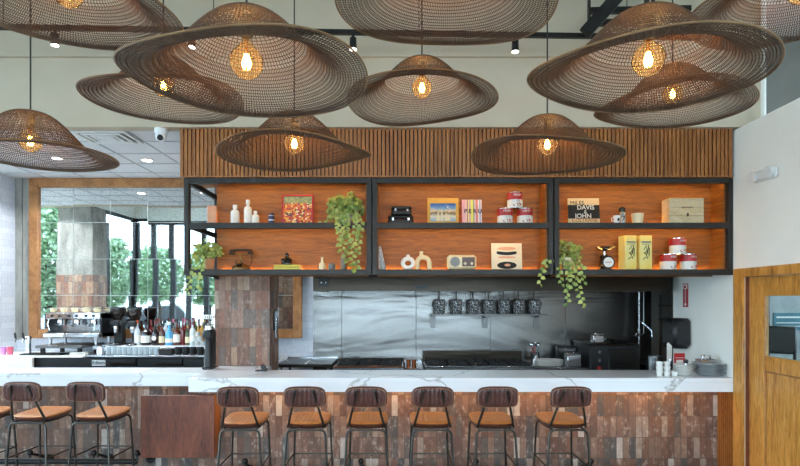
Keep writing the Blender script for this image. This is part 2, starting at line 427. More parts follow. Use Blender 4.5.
slab('wall_back_left', M['white_paint'], XL, -5.36, YB - .01, YB + .15, 0, ZN)
light('front_daylight', 'AREA', (-2.6, YF - .02, 2.2), 1, rot=(-PI / 2, 0, 0), size=11.7, size_y=4.3, portal=True).rotation_euler = (PI / 2, 0, 0)
light('left_daylight', 'AREA', (XL - .02, 2.3, 2.2), 1, rot=(0, -PI / 2, 0), size=4.3, size_y=9.7, portal=True)
# room behind the wooden door, with its own window to the street
window('window_3', (8.1, YF, 6.05, 0, ZH), [(YF + .1 + 1.2 * i, .1) for i in range(8)], [(1.1, .06), (2.6, .06), (ZH - .05, .1)], None, 'x')
slab('wall_far_right', M['grey_paint'], 8.0, 8.2, YF, 6.1, ZH, ZC)
slab('wall_front_right', M['grey_paint'], XR, 8.2, YF - .1, YF, 0, ZH)
light('side_daylight', 'AREA', (8.2, 1.8, 2.2), 1, rot=(0, PI / 2, 0), size=4.3, size_y=8.6, portal=True)

# ================================================================== oak door in the right wall
door = struct(thing('door_1', 'honey oak door with glass light and panelled lower half', None, (XR, D1, 0)))
m = MB(); x0 = XR - .022
m.box(x0, XR, D1, D1 + .15, 0, DZ + .055, .01); m.box(x0, XR, D0 - .15, D0, 0, DZ + .055, .006); m.box(x0, XR, D0, D1, DZ - .03, DZ + .055, .006)
m.box(XR, XR + .15, D1 - .003, D1, 0, DZ); m.box(XR, XR + .15, D0, D0 + .02, 0, DZ); m.box(XR, XR + .15, D0, D1, DZ - .02, DZ)
m.build('door_frame', M['oak_door'], door, world=True)
MB().box(XR + .002, XR + .03, D1 - .012, D1 - .003, 0, DZ - .021).box(XR + .002, XR + .03, D0 + .02, D1 - .012, DZ - .029, DZ - .021).build('reveal_shade_strip', M['red_wood'], door, world=True)  # dark brown strip paints the shade inside the door reveal
y0, y1 = D0 + .024, D1 - .024; xa, xb = XR + .032, XR + .077
g0, g1 = 1.325, 1.866; st = .18
m = MB(); m.box(xa, xb, y1 - st, y1, .01, DZ - .03, .004); m.box(xa, xb, y0, y0 + st, .01, DZ - .03, .004)
m.box(xa, xb, y0 + st, y1 - st, g1, DZ - .03, .004); m.box(xa, xb, y0 + st, y1 - st, 1.19, g1 - (g1 - g0), .004); m.box(xa, xb, y0 + st, y1 - st, .01, .24, .004)
m.build('door_leaf', M['oak_door'], door, world=True)
m = MB()
for a, b, c, d in ((y0 + st, y1 - st, 1.178, 1.19), (y0 + st, y1 - st, .24, .252)): m.box(xa + .004, xa + .016, a, b, c, d, .003)
for a in (y0 + st, y1 - st - .012): m.box(xa + .004, xa + .016, a, a + .012, .252, 1.178, .003)
m.build('panel_bead', M['oak_frame'], door, world=True)
m = MB().box(xa + .02, xb - .014, y0 + st - .005, y1 - st + .005, .235, 1.195)
for k in range(5):
    a = y0 + st + k * (y1 - y0 - 2 * st) / 5; m.box(xa + .016, xa + .022, a + .002, a + (y1 - y0 - 2 * st) / 5 - .002, .25, 1.18, .002)
m.build('door_panel', M['oak_door'], door, world=True)
MB().box(xa + .02, xb - .02, y0 + st, y1 - st, g0, g1).build('door_glass', M['pane'], door, world=True)
m = MB()
for y in (y0 + st, y1 - st): m.box(xa + .006, xa + .016, y - .006, y + .006, g0, g1)
m.build('glazing_bead', M['oak_frame'], door, world=True)

# emergency light on the right wall
e = thing('emergency_light', 'white emergency light with two round lamp heads high on right wall', 'light', (XR, 4.6, 2.94))
MB().box(-.05, 0, -.14, .14, -.05, .05, .02).build('housing', M['white_plastic'], e)
for dy in (-.1, .1):
    h = MB().cyl((-.05, dy, 0), (-.085, dy, 0), .045, .05, 16).build('lamp_head', M['white_plastic'], e)
    MB().cyl((-.085, dy, 0), (-.088, dy, 0), .038, .038, 16).build('lens', M['white_plastic'], h)

# ================================================================== ceiling fittings over the bar
v = thing('ceiling_vent', 'square white air diffuser of nested frames in bar ceiling', 'vent', (PX(108, 5.32), 5.32, ZN - .006))
for k, w in enumerate((.27, .2, .13)):
    m = MB(); t = .035; z0, z1 = -.02 - .004 * k, -.0
    m.box(-w, w, -w * .72, -w * .72 + t, z0, z1, .004); m.box(-w, w, w * .72 - t, w * .72, z0, z1, .004)
    m.box(-w, -w + t, -w * .72 + t, w * .72 - t, z0, z1, .004); m.box(w - t, w, -w * .72 + t, w * .72 - t, z0, z1, .004)
    m.build('frame', M['white_plastic'], v)
MB().box(-.26, .26, -.185, .185, -.004, -.0005).build('backing', M['black_plastic'], v)
MB().box(-.085, .085, -.06, .06, -.03, -.012, .006).build('center_plate', M['white_plastic'], v)
c = thing('security_camera', 'white dome security camera under the bulkhead edge', 'camera', (PX(161, 5.06), 5.06, 3.494))
MB().lathe([(0, 0), (.062, 0), (.062, -.035), (.05, -.055), (0, -.055)], n=20).build('mount', M['white_plastic'], c)
MB().ball((0, 0, -.075), .05, 16).build('dome', M['white_plastic'], c)
MB().cyl((.006, -.03, -.09), (.012, -.05, -.1), .03, .026, 16).build('lens', M['black_plastic'], c)
LDL = ['round recessed ceiling light nearest the wood slats', 'round recessed ceiling light seen through the far left pendant shade']
for (px, py), lb in zip(((147, 160), (57, 158)), LDL):
    y = 1.68 * F / (CY - py)
    r = thing('recessed_light', lb, 'light', (PX(px, y), y, ZN), group='recessed lights in the bar ceiling')
    MB().lathe([(.075, 0), (.078, -.006), (.06, -.008), (.06, 0)], n=24).build('trim_ring', M['white_plastic'], r)
    MB().cyl((0, 0, -.001), (0, 0, -.004), .06, .06, 24).build('lens', M['lamp_white'], r)
    light('recessed_lamp', 'SPOT', (PX(px, y), y, ZN - .02), 85, (.9, .95, 1), size=.05).data.spot_size = 2.7

for x, y, lb in ((-6.3, 5.7, 'added out-of-view ceiling light left of the mirror wall, near'), (-6.3, 6.7, 'added out-of-view ceiling light left of the mirror wall, far')):  # extra lights out of view, added to brighten the bar nook
    r = thing('recessed_light', lb, 'light', (x, y, ZN), group='recessed lights in the bar ceiling')  # added light out of view, shares the recessed_light name
    MB().lathe([(.075, 0), (.078, -.006), (.06, -.008), (.06, 0)], n=24).build('trim_ring', M['white_plastic'], r); MB().cyl((0, 0, -.001), (0, 0, -.004), .06, .06, 24).build('lens', M['lamp_white'], r)
    light('recessed_lamp', 'SPOT', (x, y, ZN - .02), 85, (.9, .95, 1), size=.05).data.spot_size = 2.7  # lamp of the added out-of-view light

# ================================================================== slatted bulkhead cladding
m = MB(); a, b = PX(180.5, 5.06), PX(732.5, 5.06); zt, zb = 3.493, PZ(177.2, 5.06)
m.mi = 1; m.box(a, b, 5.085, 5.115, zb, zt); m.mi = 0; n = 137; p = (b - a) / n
for i in range(n): m.box(a + i * p, a + i * p + p * .74, 5.05, 5.085, zb + .012, zt)
m.box(a, b, 5.048, 5.115, zb - .002, zb + .012)
tag(m.build('slat_cladding', [M['slat'], M['felt']], at=((a + b) / 2, 5.1, zb)), 'long panel of vertical wooden slats above the open shelves', 'cladding')

# ================================================================== framed antique mirror on the back wall
xm0, xm1, zm0, zm1 = PX(31, YB), PX(302.5, YB), 1.305, 3.505
mir = thing('wall_mirror', 'big oak framed mirror of square tiles behind the bar', 'mirror', ((xm0 + xm1) / 2, YB, zm0))
w = .125; m = MB()
for x0, x1, z0, z1 in ((xm0, xm0 + w, zm0, zm1), (xm1 - w, xm1, zm0, zm1), (xm0 + w, xm1 - w, zm1 - w, zm1), (xm0 + w, xm1 - w, zm0, zm0 + w)):
    m.box(x0, x1, YB - .05, YB - .001, z0, z1, .006)
m.build('frame', M['oak_frame'], mir, world=True)
t = NT('antique_mirror'); sp_ = t.noise(t.coord(), 55, 4, .7)
t.pbr(t.ramp(sp_, [(.35, (196, 200, 200)), (.5, (232, 236, 236))]), .02, 1.0); M['mirror'] = t.mat
m = MB(); gx = PX(74, YB) ; rr = random.Random(11)
xs = [xm0 + w]; x = gx
while x < xm1 - w: xs.append(x); x += .513
xs.append(xm1 - w); zs = [zm0 + w]; z = PZ(295.5, YB)
while z < zm1 - w: zs.append(z); z += .503
zs.append(zm1 - w)
for xa, xb in zip(xs, xs[1:]):
    for za, zb in zip(zs, zs[1:]):
        tx, tz = rr.uniform(-.0035, .0035), rr.uniform(-.0035, .0035); g = .0028
        def P_(x, z): return (x, YB - .012 + tx * (x - xa) + tz * (z - za), z)
        q = [P_(xa + g, za + g), P_(xb - g, za + g), P_(xb - g, zb - g), P_(xa + g, zb - g)]
        m.add(q + [(x, YB - .003, z) for x, y, z in q], [(0, 1, 2, 3), (4, 7, 6, 5), (0, 4, 5, 1), (1, 5, 6, 2), (2, 6, 7, 3), (3, 7, 4, 0)])
m.build('mirror_tiles', M['mirror'], mir, world=True)
MB().box(xm0 + w - .01, xm1 - w + .01, YB - .003, YB - .001, zm0 + w - .01, zm1 - w + .01).build('grout', M['white_plastic'], mir, world=True)
for k, (px, lb) in enumerate(((207, 'left white double power socket by the pillar'), (213, 'right white double power socket by the pillar'))):
    o = thing('power_outlet', lb, 'outlet', (PX(px, YB) , YB - .016, PZ(317, YB)), group='power outlets on the mirror')
    MB().box(-.036, .036, -.006, 0, -.03, .03, .003).build('plate', M['white_plastic'], o)
    MB().box(-.02, -.01, -.008, -.005, -.012, .012).box(.01, .02, -.008, -.005, -.012, .012).build('socket', M['dark_ceramic'], o)

# ================================================================== outdoors (what the mirror reflects)
struct(MB().box(-60, 60, -60, 60, -.3, -.12).build('ground', M['ground']))
def tree(name, label, x, y, h, r, n, seed, leafsz=.3, z0=.3):
    rd = random.Random(seed); root = thing(name, label, 'tree', (x, y, -.12), group='street trees outside the windows')
    MB().tube([(0, 0, 0), (.05, .03, h * .4), (0, .05, h * .8)], [.12, .09, .03]).build('trunk', M['bark'], root)
    m = MB()
    for i in range(n):
        t = rd.random(); zz = z0 + (h - z0) * t; rad = r * (.35 + .65 * math.sin(PI * min(1, .15 + t * .8))) * rd.random() ** .5; an = rd.random() * 2 * PI
        d = Vector((rd.gauss(0, 1), rd.gauss(0, 1), rd.gauss(0, .7)))
        m.leaf((rad * math.cos(an), rad * math.sin(an), zz), d, (rd.gauss(0, 1), rd.gauss(0, 1), 1), leafsz * rd.uniform(.6, 1.3))
    m.build('foliage', M['tree_leaf'], root)
tree('street_tree', 'tall leafy tree mirrored at the left edge of the mirror', -10.6, -1.5, 5.0, .95, 6000, 1, .13, 1.5)
tree('street_tree', 'bushy tree mirrored right of the concrete column', -9.9, -3.6, 4.0, .9, 4500, 2, .13, 1.8)
tree('street_tree', 'bushy tree mirrored in the middle of the window row', -9.3, -5.9, 4.0, 1.0, 4500, 3, .13, 1.9)
tree('street_tree', 'bushy tree mirrored near the shelf post', -7.5, -6.6, 4.1, .9, 4500, 4, .13, 1.8)
tree('street_tree', 'bushy tree mirrored behind the hanging plant', -5.0, -6.8, 4.2, .9, 4500, 5, .13, 1.6)
def car(name, label, x, y, rz, body, lx=4.5, hz=1.5):
    root = thing(name, label, 'car', (x, y, -.12), rz)
    h = hz; pr = [(-lx / 2, .35), (-lx / 2, .75), (-lx * .46, .95), (-lx * .3, h * .97), (lx * .1, h), (lx * .26, .98), (lx * .46, .82), (lx / 2, .6), (lx / 2, .35)]
    MB().prism(pr, -.88, .88).build('body', body, root)
    MB().prism([(-lx * .4, .98), (-lx * .29, h * .93), (lx * .09, h * .95), (lx * .22, 1.0)], -.89, .89).build('windows', M['black_plastic'], root)
    for sx in (-.3, .3):
        for sy in (-.8, .8):
            wl = MB().cyl((lx * sx, sy - .12, .33), (lx * sx, sy + .12, .33), .33, .33, 20).build('wheel', M['black_plastic'], root)
            MB().cyl((lx * sx, sy - .125, .33), (lx * sx, sy + .125, .33), .18, .18, 12).build('hub', M['chrome'], wl)
M['car_white'] = pm('white_car_paint', (226, 230, 232), None, .25, 0, 3, coat=.6); M['car_blue'] = pm('blue_car_paint', (74, 112, 160), None, .25, .2, 3, coat=.6)
car('parked_car', 'white parked car mirrored behind the bottles', -9.6, -8.6, .1, M['car_white'], 4.7, 1.75)
car('parked_car', 'blue parked car mirrored beside the concrete column', -13.4, -5.2, .3, M['car_blue'], 4.3, 1.45)
# street-side objects beyond the door glass
pg = thing('wall_poster', 'teal poster seen through the glass of the oak door', 'poster', (4.6, 6.05, 1.58))
MB().box(-.2, .24, -.012, -.001, -.1, .1).build('sheet', pm('teal_print', (44, 96, 108), (80, 130, 140), .6), pg)
MB().box(-.17, .1, -.014, -.012, .04, .06).box(-.17, .18, -.014, -.012, -.02, -.01).box(-.17, .16, -.014, -.012, -.06, -.05).build('print', M['paper'], pg)
for x, y, lb in ((4.0, 5.45, 'dark high chair left behind the glass of the oak door'), (4.75, 5.6, 'dark high chair right behind the glass of the oak door')):
    c = thing('side_chair', lb, 'chair', (x, y, 0), -.5)
    MB().box(-.21, .21, -.21, .21, 1.0, 1.06, .02).build('seat', M['black_plastic'], c)
    MB().box(-.2, .2, .17, .21, 1.25, 1.55, .03).build('backrest', M['black_plastic'], c)
    for a in (-.18, .18):
        for b in (-.18, .18): MB().cyl((a, b, 0), (a, b, 1.3 if b > 0 else 1.01), .015).build('leg', M['black_metal'], c)
pp = thing('black_post', 'thin black post behind the oak door glass', 'post', (4.12, 5.75, 0)); MB().cyl((0, 0, 0), (0, 0, 2.6), .02).build('pole', M['black_metal'], pp); MB().cyl((0, 0, 0), (0, 0, .02), .14, .14, 20).build('base', M['black_metal'], pp)
# ================================================================== bar counters
ZT = 1.0725; ZA = .937                                 # worktop top, underside of its mitred apron
def counter(root, x0, x1, yf, yb, extra=None):
    m = MB().box(x0, x1, yf, yb, ZT - .04, ZT, .003).box(x0, x1, yf, yf + .03, ZA, ZT - .04)
    if extra: m.box(extra[0], extra[1], yb, extra[2], ZT - .04, ZT)
    m.build('worktop', M['marble'], root, world=True)
RC = thing('bar_counter', 'white marble topped brick bar counter on right, nearest stools', 'counter', (.65, 5.4, 0))
xl = PX(188.5, 5.05)
counter(RC, xl, XR - .002, 5.05, 5.63, (xl, -1.42, 5.97))
MB().box(xl + .02, 3.288, 5.3, 5.38, 0, ZT - .04).build('tiled_front', M['tile_bar'], RC, world=True)
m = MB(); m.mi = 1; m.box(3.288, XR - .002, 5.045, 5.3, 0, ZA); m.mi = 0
for i in range(8): a = 5.047 + i * .032; m.box(3.28, 3.288, a, a + .017, 0, ZA)
m.build('slatted_post', [M['slat'], M['felt']], RC, world=True)
MB().box(-1.7, 3.1, 5.085, 5.1, ZA + .008, ZA + .014).build('led_strip', M['led_warm'], RC, world=True)
LC = thing('bar_counter', 'white marble topped brick bar counter on left, set further back', 'counter', (-3.6, 5.6, 0))
counter(LC, -5.4, xl - .002, 5.396, 5.835)
MB().box(-5.4, xl + .02, 5.65, 5.73, 0, ZT - .04).build('tiled_front', M['tile_bar'], LC, world=True)
MB().box(-5.38, xl - .02, 5.57, 5.59, ZA + .06, ZA + .066).build('led_strip', glow('warm_led_dim', (255, 190, 104), 5), LC, world=True)
for a, b in ((-5.4, xl),): MB().box(a, b, 5.63, 5.65, ZA - .02, ZT - .04).build('wood_batten', M['slat'], LC, world=True)
wp = thing('flap_table', 'reddish brown wooden flap hanging folded down at the bar front', 'table', (PX(178, 5.12), 5.3, .27))
x0, x1, z0, z1 = PX(140.5, 5.12), PX(214.3, 5.12), PZ(458, 5.12), PZ(395.5, 5.12)
MB().box(x0, x1, 5.12, 5.15, z0, z1, .003).build('board', M['red_wood'], wp, world=True)
MB().box(x1 - .02, x1 - .002, 5.15, 5.3, z0 + .01, z1 - .002).build('side_board', M['slat'], wp, world=True)
# foot rails
def rail(name, label, x0, x1, y, z, posts, yw):
    r = thing(name, label, 'foot rail', ((x0 + x1) / 2, y, 0))
    MB().cyl((x0, y, z), (x1, y, z), .025, .025, 12).build('rail', M['black_metal'], r, world=True)
    for px in posts:
        x = PX(px, y); m = MB(); m.tube([(x, y, z), (x, y, z + .08), (x, (y + yw) / 2, z + .02), (x, yw, z - .06)], .014); m.ball((x, y, z + .09), .03)
        m.cyl((x, yw - .012, z - .06), (x, yw, z - .06), .05); m.build('bracket', M['black_metal'], r, world=True)
rail('foot_rail', 'black pipe foot rail under the left stools', -5.2, PX(137, 5.35), 5.35, PZ(461.5, 5.35), (137, 94, 30), 5.65)
rail('foot_rail', 'black pipe foot rail under the right stools', -1.9, 3.05, 5.1, .16, (245, 361, 476, 591), 5.3)

# ================================================================== bar stools
ST_G = 'bar stools along the counter'
def make_stool(label, loc):
    r = thing('bar_stool', label, 'stool', loc, 0, ST_G)
    g = M['gun_metal']
    m = MB(); m.M = Matrix.Translation((0, 0, .750))
    m.pad(.37, .41, .05, 9, .004, 4.5, 90, 14, bend=lambda x, y: .25 * x * x + .006 * (y / .2) + .012 * (y / .2) ** 2)
    m.build('seat', M['leather_tan'], r)
    m = MB(); m.M = Matrix.Translation((0, 0, .728)); m.pad(.368, .405, .06, 9, .004, 4.5, 72, 14, bend=lambda x, y: .25 * x * x + .006 * (y / .2) + .012 * (y / .2) ** 2)
    m.build('seat_underside', M['leather'], r)
    # backrest: pad in the xz plane, leaning back a little and curved round the sitter
    R = Matrix.Translation((0, -.255, 1.0)) @ Matrix.Rotation(math.radians(90 + 8), 4, 'X')
    m = MB(); m.M = R; m.pad(.36, .19, .058, 9, .0065, 4.2, 90, 14, bend=lambda x, y: .5 * x * x); b = m.build('backrest', M['leather'], r)
    m = MB(); m.M = R; pts = []
    for i in range(60):
        t = 2 * PI * i / 60; c_, s_ = math.cos(t), math.sin(t); k = 1 / ((abs(c_) ** 4.2 + abs(s_) ** 4.2) ** (1 / 4.2)); x, y = c_ * k * .168, s_ * k * .083
        pts.append((x, y, .5 * x * x + .021))
    for i in range(0, 60): p, q = Vector(pts[i]), Vector(pts[(i + 1) % 60]); m.tube([p, p.lerp(q, .6)], .0034, 4)
    m.build('stitching', M['stitch'], b)
    for s in (-1, 1):
        MB().tube([(s * .075, -.312, 1.065), (s * .078, -.305, 1.05), (s * .152, -.2, .75), (s * .165, -.175, .725)], .0105).build('back_upright', g, r)
        MB().ball((s * .075, -.314, 1.062), .014).build('rivet', g, r)
        # rear legs curve into the cross bar, front legs run straight
        c = [(s * .10, -.205, .705), (s * .135, -.206, .703), (s * .158, -.208, .69), (s * .168, -.21, .665), (s * .205, -.24, .012)]
        MB().tube(c, .0108).build('leg', g, r)
        MB().tube([(s * .15, .12, .715), (s * .16, .16, .69), (s * .165, .17, .66), (s * .19, .205, .012)], .0098).build('leg', g, r)
        MB().cyl((s * .183, .19, .385), (s * .186, -.224, .385), .007).build('stretcher', g, r)
        MB().cyl((s * .205, -.24, 0), (s * .205, -.24, .02), .016).build('foot_cap', M['black_plastic'], r)
        MB().cyl((s * .19, .205, 0), (s * .19, .205, .02), .016).build('foot_cap', M['black_plastic'], r)
    MB().cyl((-.105, -.205, .705), (.105, -.205, .705), .0098).build('cross_bar', g, r)
    MB().cyl((-.183, .19, .385), (.183, .19, .385), .008).build('foot_bar', g, r); MB().cyl((-.187, -.224, .385), (.187, -.224, .385), .007).build('foot_bar', g, r)
    for s in (-1, 1): MB().tube([(s * .14, -.2, .712), (s * .14, 0, .70), (s * .15, .13, .712)], .009).build('seat_rail', g, r)
    return r
YS = 4.705
spots = [(PX(237.5, 4.45), YS, .03, 'bar stool just right of the reddish wooden panel'),
         (PX(305, 4.45), YS, 0, 'second bar stool right of the reddish wooden panel'),
         (PX(366, 4.45), YS, 0, 'third bar stool right of the reddish wooden panel, below the range'),
         (PX(432.5, 4.45), YS, .0, 'third bar stool left of the oak door'),
         (PX(496.5, 4.45), YS, 0.02, 'second bar stool left of the oak door'),
         (PX(569.5, 4.45), YS, 0.03, 'bar stool closest to the oak door'),
         (PX(89, 4.72), 4.96, -.04, 'bar stool just left of the reddish wooden panel'),
         (PX(26, 4.72), 4.96, -.04, 'second bar stool left of the reddish wooden panel'),
         (PX(-38, 4.72), 4.96, -.04, 'bar stool cut off by the left picture edge')]
S0 = None
for x, y, rz, lb in spots:
    if S0 is None: S0 = make_stool(lb, (x, y, 0)); S0.rotation_euler.z = rz
    else: dup(S0, (x, y, 0), rz, lb)

# ================================================================== woven pendant lamps
def shade_mesh(seed, ph, wav):
    m = MB(); NR, NM, R, D = 44, 192, .465, .265
    def pt(i, k):
        r = R * (i / NR); t = 2 * PI * k / NM
        u = min(1, max(0, (r - .05) / .37)); z = -D * (.5 - .5 * math.cos(PI * u)) + (.012 * (r / R) ** 2)
        z += wav * math.cos(2 * t + ph) * (r / R) ** 2.2 + wav * .5 * math.cos(3 * t + ph * 2) * (r / R) ** 3
        q = 1
        return Vector((r * q * math.cos(t), r * q * math.sin(t), z))
    w = .0019
    def strand(a, b, n, f):
        pass
    vs, fs = m.v, m.f
    for i in range(2, NR):                              # rings, three-sided yarn
        base = len(vs)
        for k in range(NM):
            p = pt(i, k + (.5 if i % 2 else 0)); rd = Vector((p.x, p.y, 0)).normalized()
            vs += [tuple(p + rd * w), tuple(p - rd * w), (p.x, p.y, p.z + w * 1.6)]
        for k in range(NM):
            a, b = base + 3 * k, base + 3 * ((k + 1) % NM)
            for e in range(3): fs.append((a + e, a + (e + 1) % 3, b + (e + 1) % 3, b + e)); m.m.append(0)
    for k in range(NM):                                 # spokes, fewer towards the crown
        step = 2 if k % 8 == 0 else (9 if k % 4 == 0 else (15 if k % 2 == 0 else 22)); base = len(vs); c = 0
        for i in range(step, NR + 1):
            p = pt(i, k + (.25 if i % 2 else -.25)); sd = Vector((-p.y, p.x, 0)).normalized()
            vs += [tuple(p + sd * w), tuple(p - sd * w), (p.x, p.y, p.z + w * 1.6)]; c += 1
        for i in range(c - 1):
            a, b = base + 3 * i, base + 3 * (i + 1)
            for e in range(3): fs.append((a + e, a + (e + 1) % 3, b + (e + 1) % 3, b + e)); m.m.append(0)
    me = bpy.data.meshes.new('shade'); me.from_pydata(m.v, [], m.f); me.materials.append(M['net'])
    rim = MB().tube([tuple(pt(NR, k)) for k in range(NM)], .004, 6, True).mesh('rim', M['net_rim'])
    return me, rim
SHADES = [shade_mesh(1, .6, .016), shade_mesh(2, 2.4, .02), shade_mesh(3, 4.4, .014)]
BULB = MB().lathe([(0, -.0625), (.022, -.0585), (.044, -.044), (.058, -.022), (.0625, 0), (.058, .024), (.046, .043), (.03, .058), (.019, .07), (.016, .084)], n=24)
BULB = BULB.mesh('bulb', M['bulb'])
m = MB()
for k in range(6):
    a = 2 * PI * k / 6; m.tube([(.006 * math.cos(a), .006 * math.sin(a), .03), (.017 * math.cos(a), .017 * math.sin(a), -.004), (.011 * math.cos(a + .5), .011 * math.sin(a + .5), -.024)], .0022, 5)
FIL = m.mesh('filament', M['filament'])
m = MB().lathe([(0, .0), (.006, 0), (.009, -.05), (.005, -.06), (0, -.06)], (0, 0, .085), n=10); GST = m.mesh('glass_stem', M['bulb'])
SOCK = MB().lathe([(0, .05), (.012, .05), (.022, .042), (.024, -.03), (.02, -.034), (0, -.034)], n=18).mesh('socket', M['black_metal'])
CAN = MB().lathe([(0, 0), (.06, 0), (.06, -.02), (.05, -.028), (0, -.028)], n=24).mesh('ceiling_canopy', M['black_metal'])
def mo(name, me, parent, loc=(0, 0, 0), rot=(0, 0, 0)):
    o = bpy.data.objects.new(name, me); COL.objects.link(o); o.parent = parent; o.location = loc; o.rotation_euler = rot; return o
def pendant(label, px, py, Y, tilt=(0, 0), var=0, spin=0, sc=1.0, energy=4, drop=.172, sz=1.0):
    X, Z = PX(px, Y), PZ(py, Y)                          # crown of the shade
    r = thing('pendant_lamp', label, 'lamp', (X, Y, ZC), 0, 'woven pendant lamps over the bar')
    zc = Z - ZC
    mo('ceiling_canopy', CAN, r)
    MB().cyl((0, 0, zc), (0, 0, -.02), .0045, .0045, 6).build('cord', M['cord'], r)
    mo('socket', SOCK, r, (0, 0, zc - .055))
    b = mo('bulb', BULB, r, (0, 0, zc - drop)); mo('filament', FIL, b); mo('glass_stem', GST, b)
    me, rim = SHADES[var]
    s = mo('shade', me, r, (0, 0, zc), (tilt[0], tilt[1], spin)); s.rotation_mode = 'ZXY'; s.scale = (sc, sc, sc * sz)
    mo('rim', rim, s)
    l = light('pendant_glow', 'POINT', (X, Y, Z - drop), energy, (1, .62, .27), size=.008); l.visible_camera = True
pendant('huge woven pendant lamp cut off at the top left corner', 68, -46, 2.3, (.12, .0), 0, -.64)
pendant('largest woven pendant lamp left of centre with a big clear bulb', 246.5, 13.2, 1.95, (.046, -.02), 1, .79, .96, drop=.185)
pendant('woven pendant lamp half hidden behind the large left one', 163.4, 58.5, 3.19, (.035, -.02), 0, -.04)
pendant('small woven pendant lamp at the far left edge', 30.5, 112.5, 3.1, (.06, .02), 2, 2.1)
pendant('low woven pendant lamp in front of the slats, left of centre', 294.3, 114.2, 3.227, (.035, -.021), 1, 2.24, 1.01, sz=.96, drop=.185)
pendant('woven pendant lamp in the middle above the slatted panel', 421.9, 60.5, 3.245, (.006, -.006), 2, -.07)
pendant('big woven pendant lamp cut off by the top edge at centre', 447, -58, 2.21, (.052, .034), 1, -3.34)
pendant('low woven pendant lamp in front of the slats, right of centre', 547.3, 117.6, 3.289, (.002, .043), 0, -2.29)
pendant('largest woven pendant lamp at right with a big glowing bulb', 648.3, 11.6, 2.044, (.064, .044), 2, 7.61, .961, drop=.19, sz=1.03)
pendant('woven pendant lamp below the largest right one', 672.6, 67.6, 3.351, (.021, .025), 1, -.22)
pendant('woven pendant lamp cut off at the top right corner', 802, -45, 2.5, (.1, .04), 0, .82)

# ================================================================== track lights and hung steel rack
tr = thing('track_rail', 'long black track light rail below the ceiling', 'track light', (-1.2, 4.58, ZC))
ZR = 4.2; pa, pb = Vector((PX(-60, 4.5), 4.5, ZR)), Vector((PX(700, 4.7), 4.7, ZR))
m = MB(); m.M = Matrix.Translation(tr.location * -1); d = (pb - pa).normalized(); nn = Vector((-d.y, d.x, 0)) * .017
vs = []
for p in (pa, pb):
    for sx, sz in ((-1, -1), (1, -1), (1, 1), (-1, 1)): vs.append(tuple(p + nn * sx + Vector((0, 0, .02 * sz))))
m.add(vs, [(0, 1, 2, 3), (4, 7, 6, 5), (0, 4, 5, 1), (1, 5, 6, 2), (2, 6, 7, 3), (3, 7, 4, 0)]); m.build('rail', M['black_metal'], tr)
for f in (.08, .35, .62, .9):
    p = pa.lerp(pb, f) - tr.location; MB().cyl((p.x, p.y, p.z), (p.x, p.y, 0), .004, .004, 6).build('hanger', M['black_metal'], tr)
for px, lb in ((54, 'black track spotlight at far left'), (190, 'black track spotlight seen through the largest left pendant'), (352, 'black track spotlight between left and centre pendants'), (512, 'black track spotlight right of the top centre pendant')):
    x = px; f = 0
    for k in range(200):
        p = pa.lerp(pb, k / 199)
        if CX + F * p.x / p.y >= px: break
    s = thing('track_spotlight', lb, 'spotlight', (p.x, p.y, ZR - .02), 0, 'spotlights on the black track')
    MB().cyl((0, 0, 0), (0, 0, -.035), .012).build('stem', M['black_metal'], s)
    MB().cyl((0, 0, -.03), (0, 0, -.13), .03, .034, 16).build('head', M['black_metal'], s)
    MB().cyl((0, 0, -.128), (0, 0, -.133), .029, .029, 16).build('lens', M['lamp_white'], s)
    light('track_lamp', 'SPOT', (p.x, p.y, ZR - .17), 6, (1, .86, .68), (math.radians(8), 0, 0), .03).data.spot_size = .9
rk = thing('ceiling_rack', 'black steel rack hung near the ceiling behind the largest right pendant', 'rack', (PX(620, 4.6), 4.7, ZC))
y = 4.62
def bar(p, q, Y0, w): return [(PX(p[0], Y0), Y0, PZ(p[1], Y0)), (PX(q[0], Y0), Y0, PZ(q[1], Y0))], w
for nm, p, q, Y0, w in (('beam', (585, 33), (652, -42), 4.55, .055), ('crossbar', (590, 11), (690, 9), 4.62, .022), ('crossbar', (600, 23), (640, 22), 4.62, .022), ('crossbar', (622, 14), (650, 14), 4.66, .03), ('hanger', (589, 32), (589, -44), 4.62, .006), ('hanger', (646, 10), (646, -44), 4.62, .006), ('hanger', (653, 10), (653, -44), 4.64, .006)):
    (a, b), w = bar(p, q, Y0, w); a = Vector(a); b = Vector(b); b.z = min(b.z, ZC - .001)
    dd = (b - a).normalized(); up = Vector((0, 1, 0)).cross(dd) * w; m = MB(); vs = []
    for p_ in (a, b):
        for s1, s2 in ((-1, -1), (1, -1), (1, 1), (-1, 1)): vs.append(tuple(p_ + up * s1 + Vector((0, .025 * s2, 0))))
    m.add(vs, [(0, 1, 2, 3), (4, 7, 6, 5), (0, 4, 5, 1), (1, 5, 6, 2), (2, 6, 7, 3), (3, 7, 4, 0)]); m.build(nm, M['black_metal'], rk, world=True)
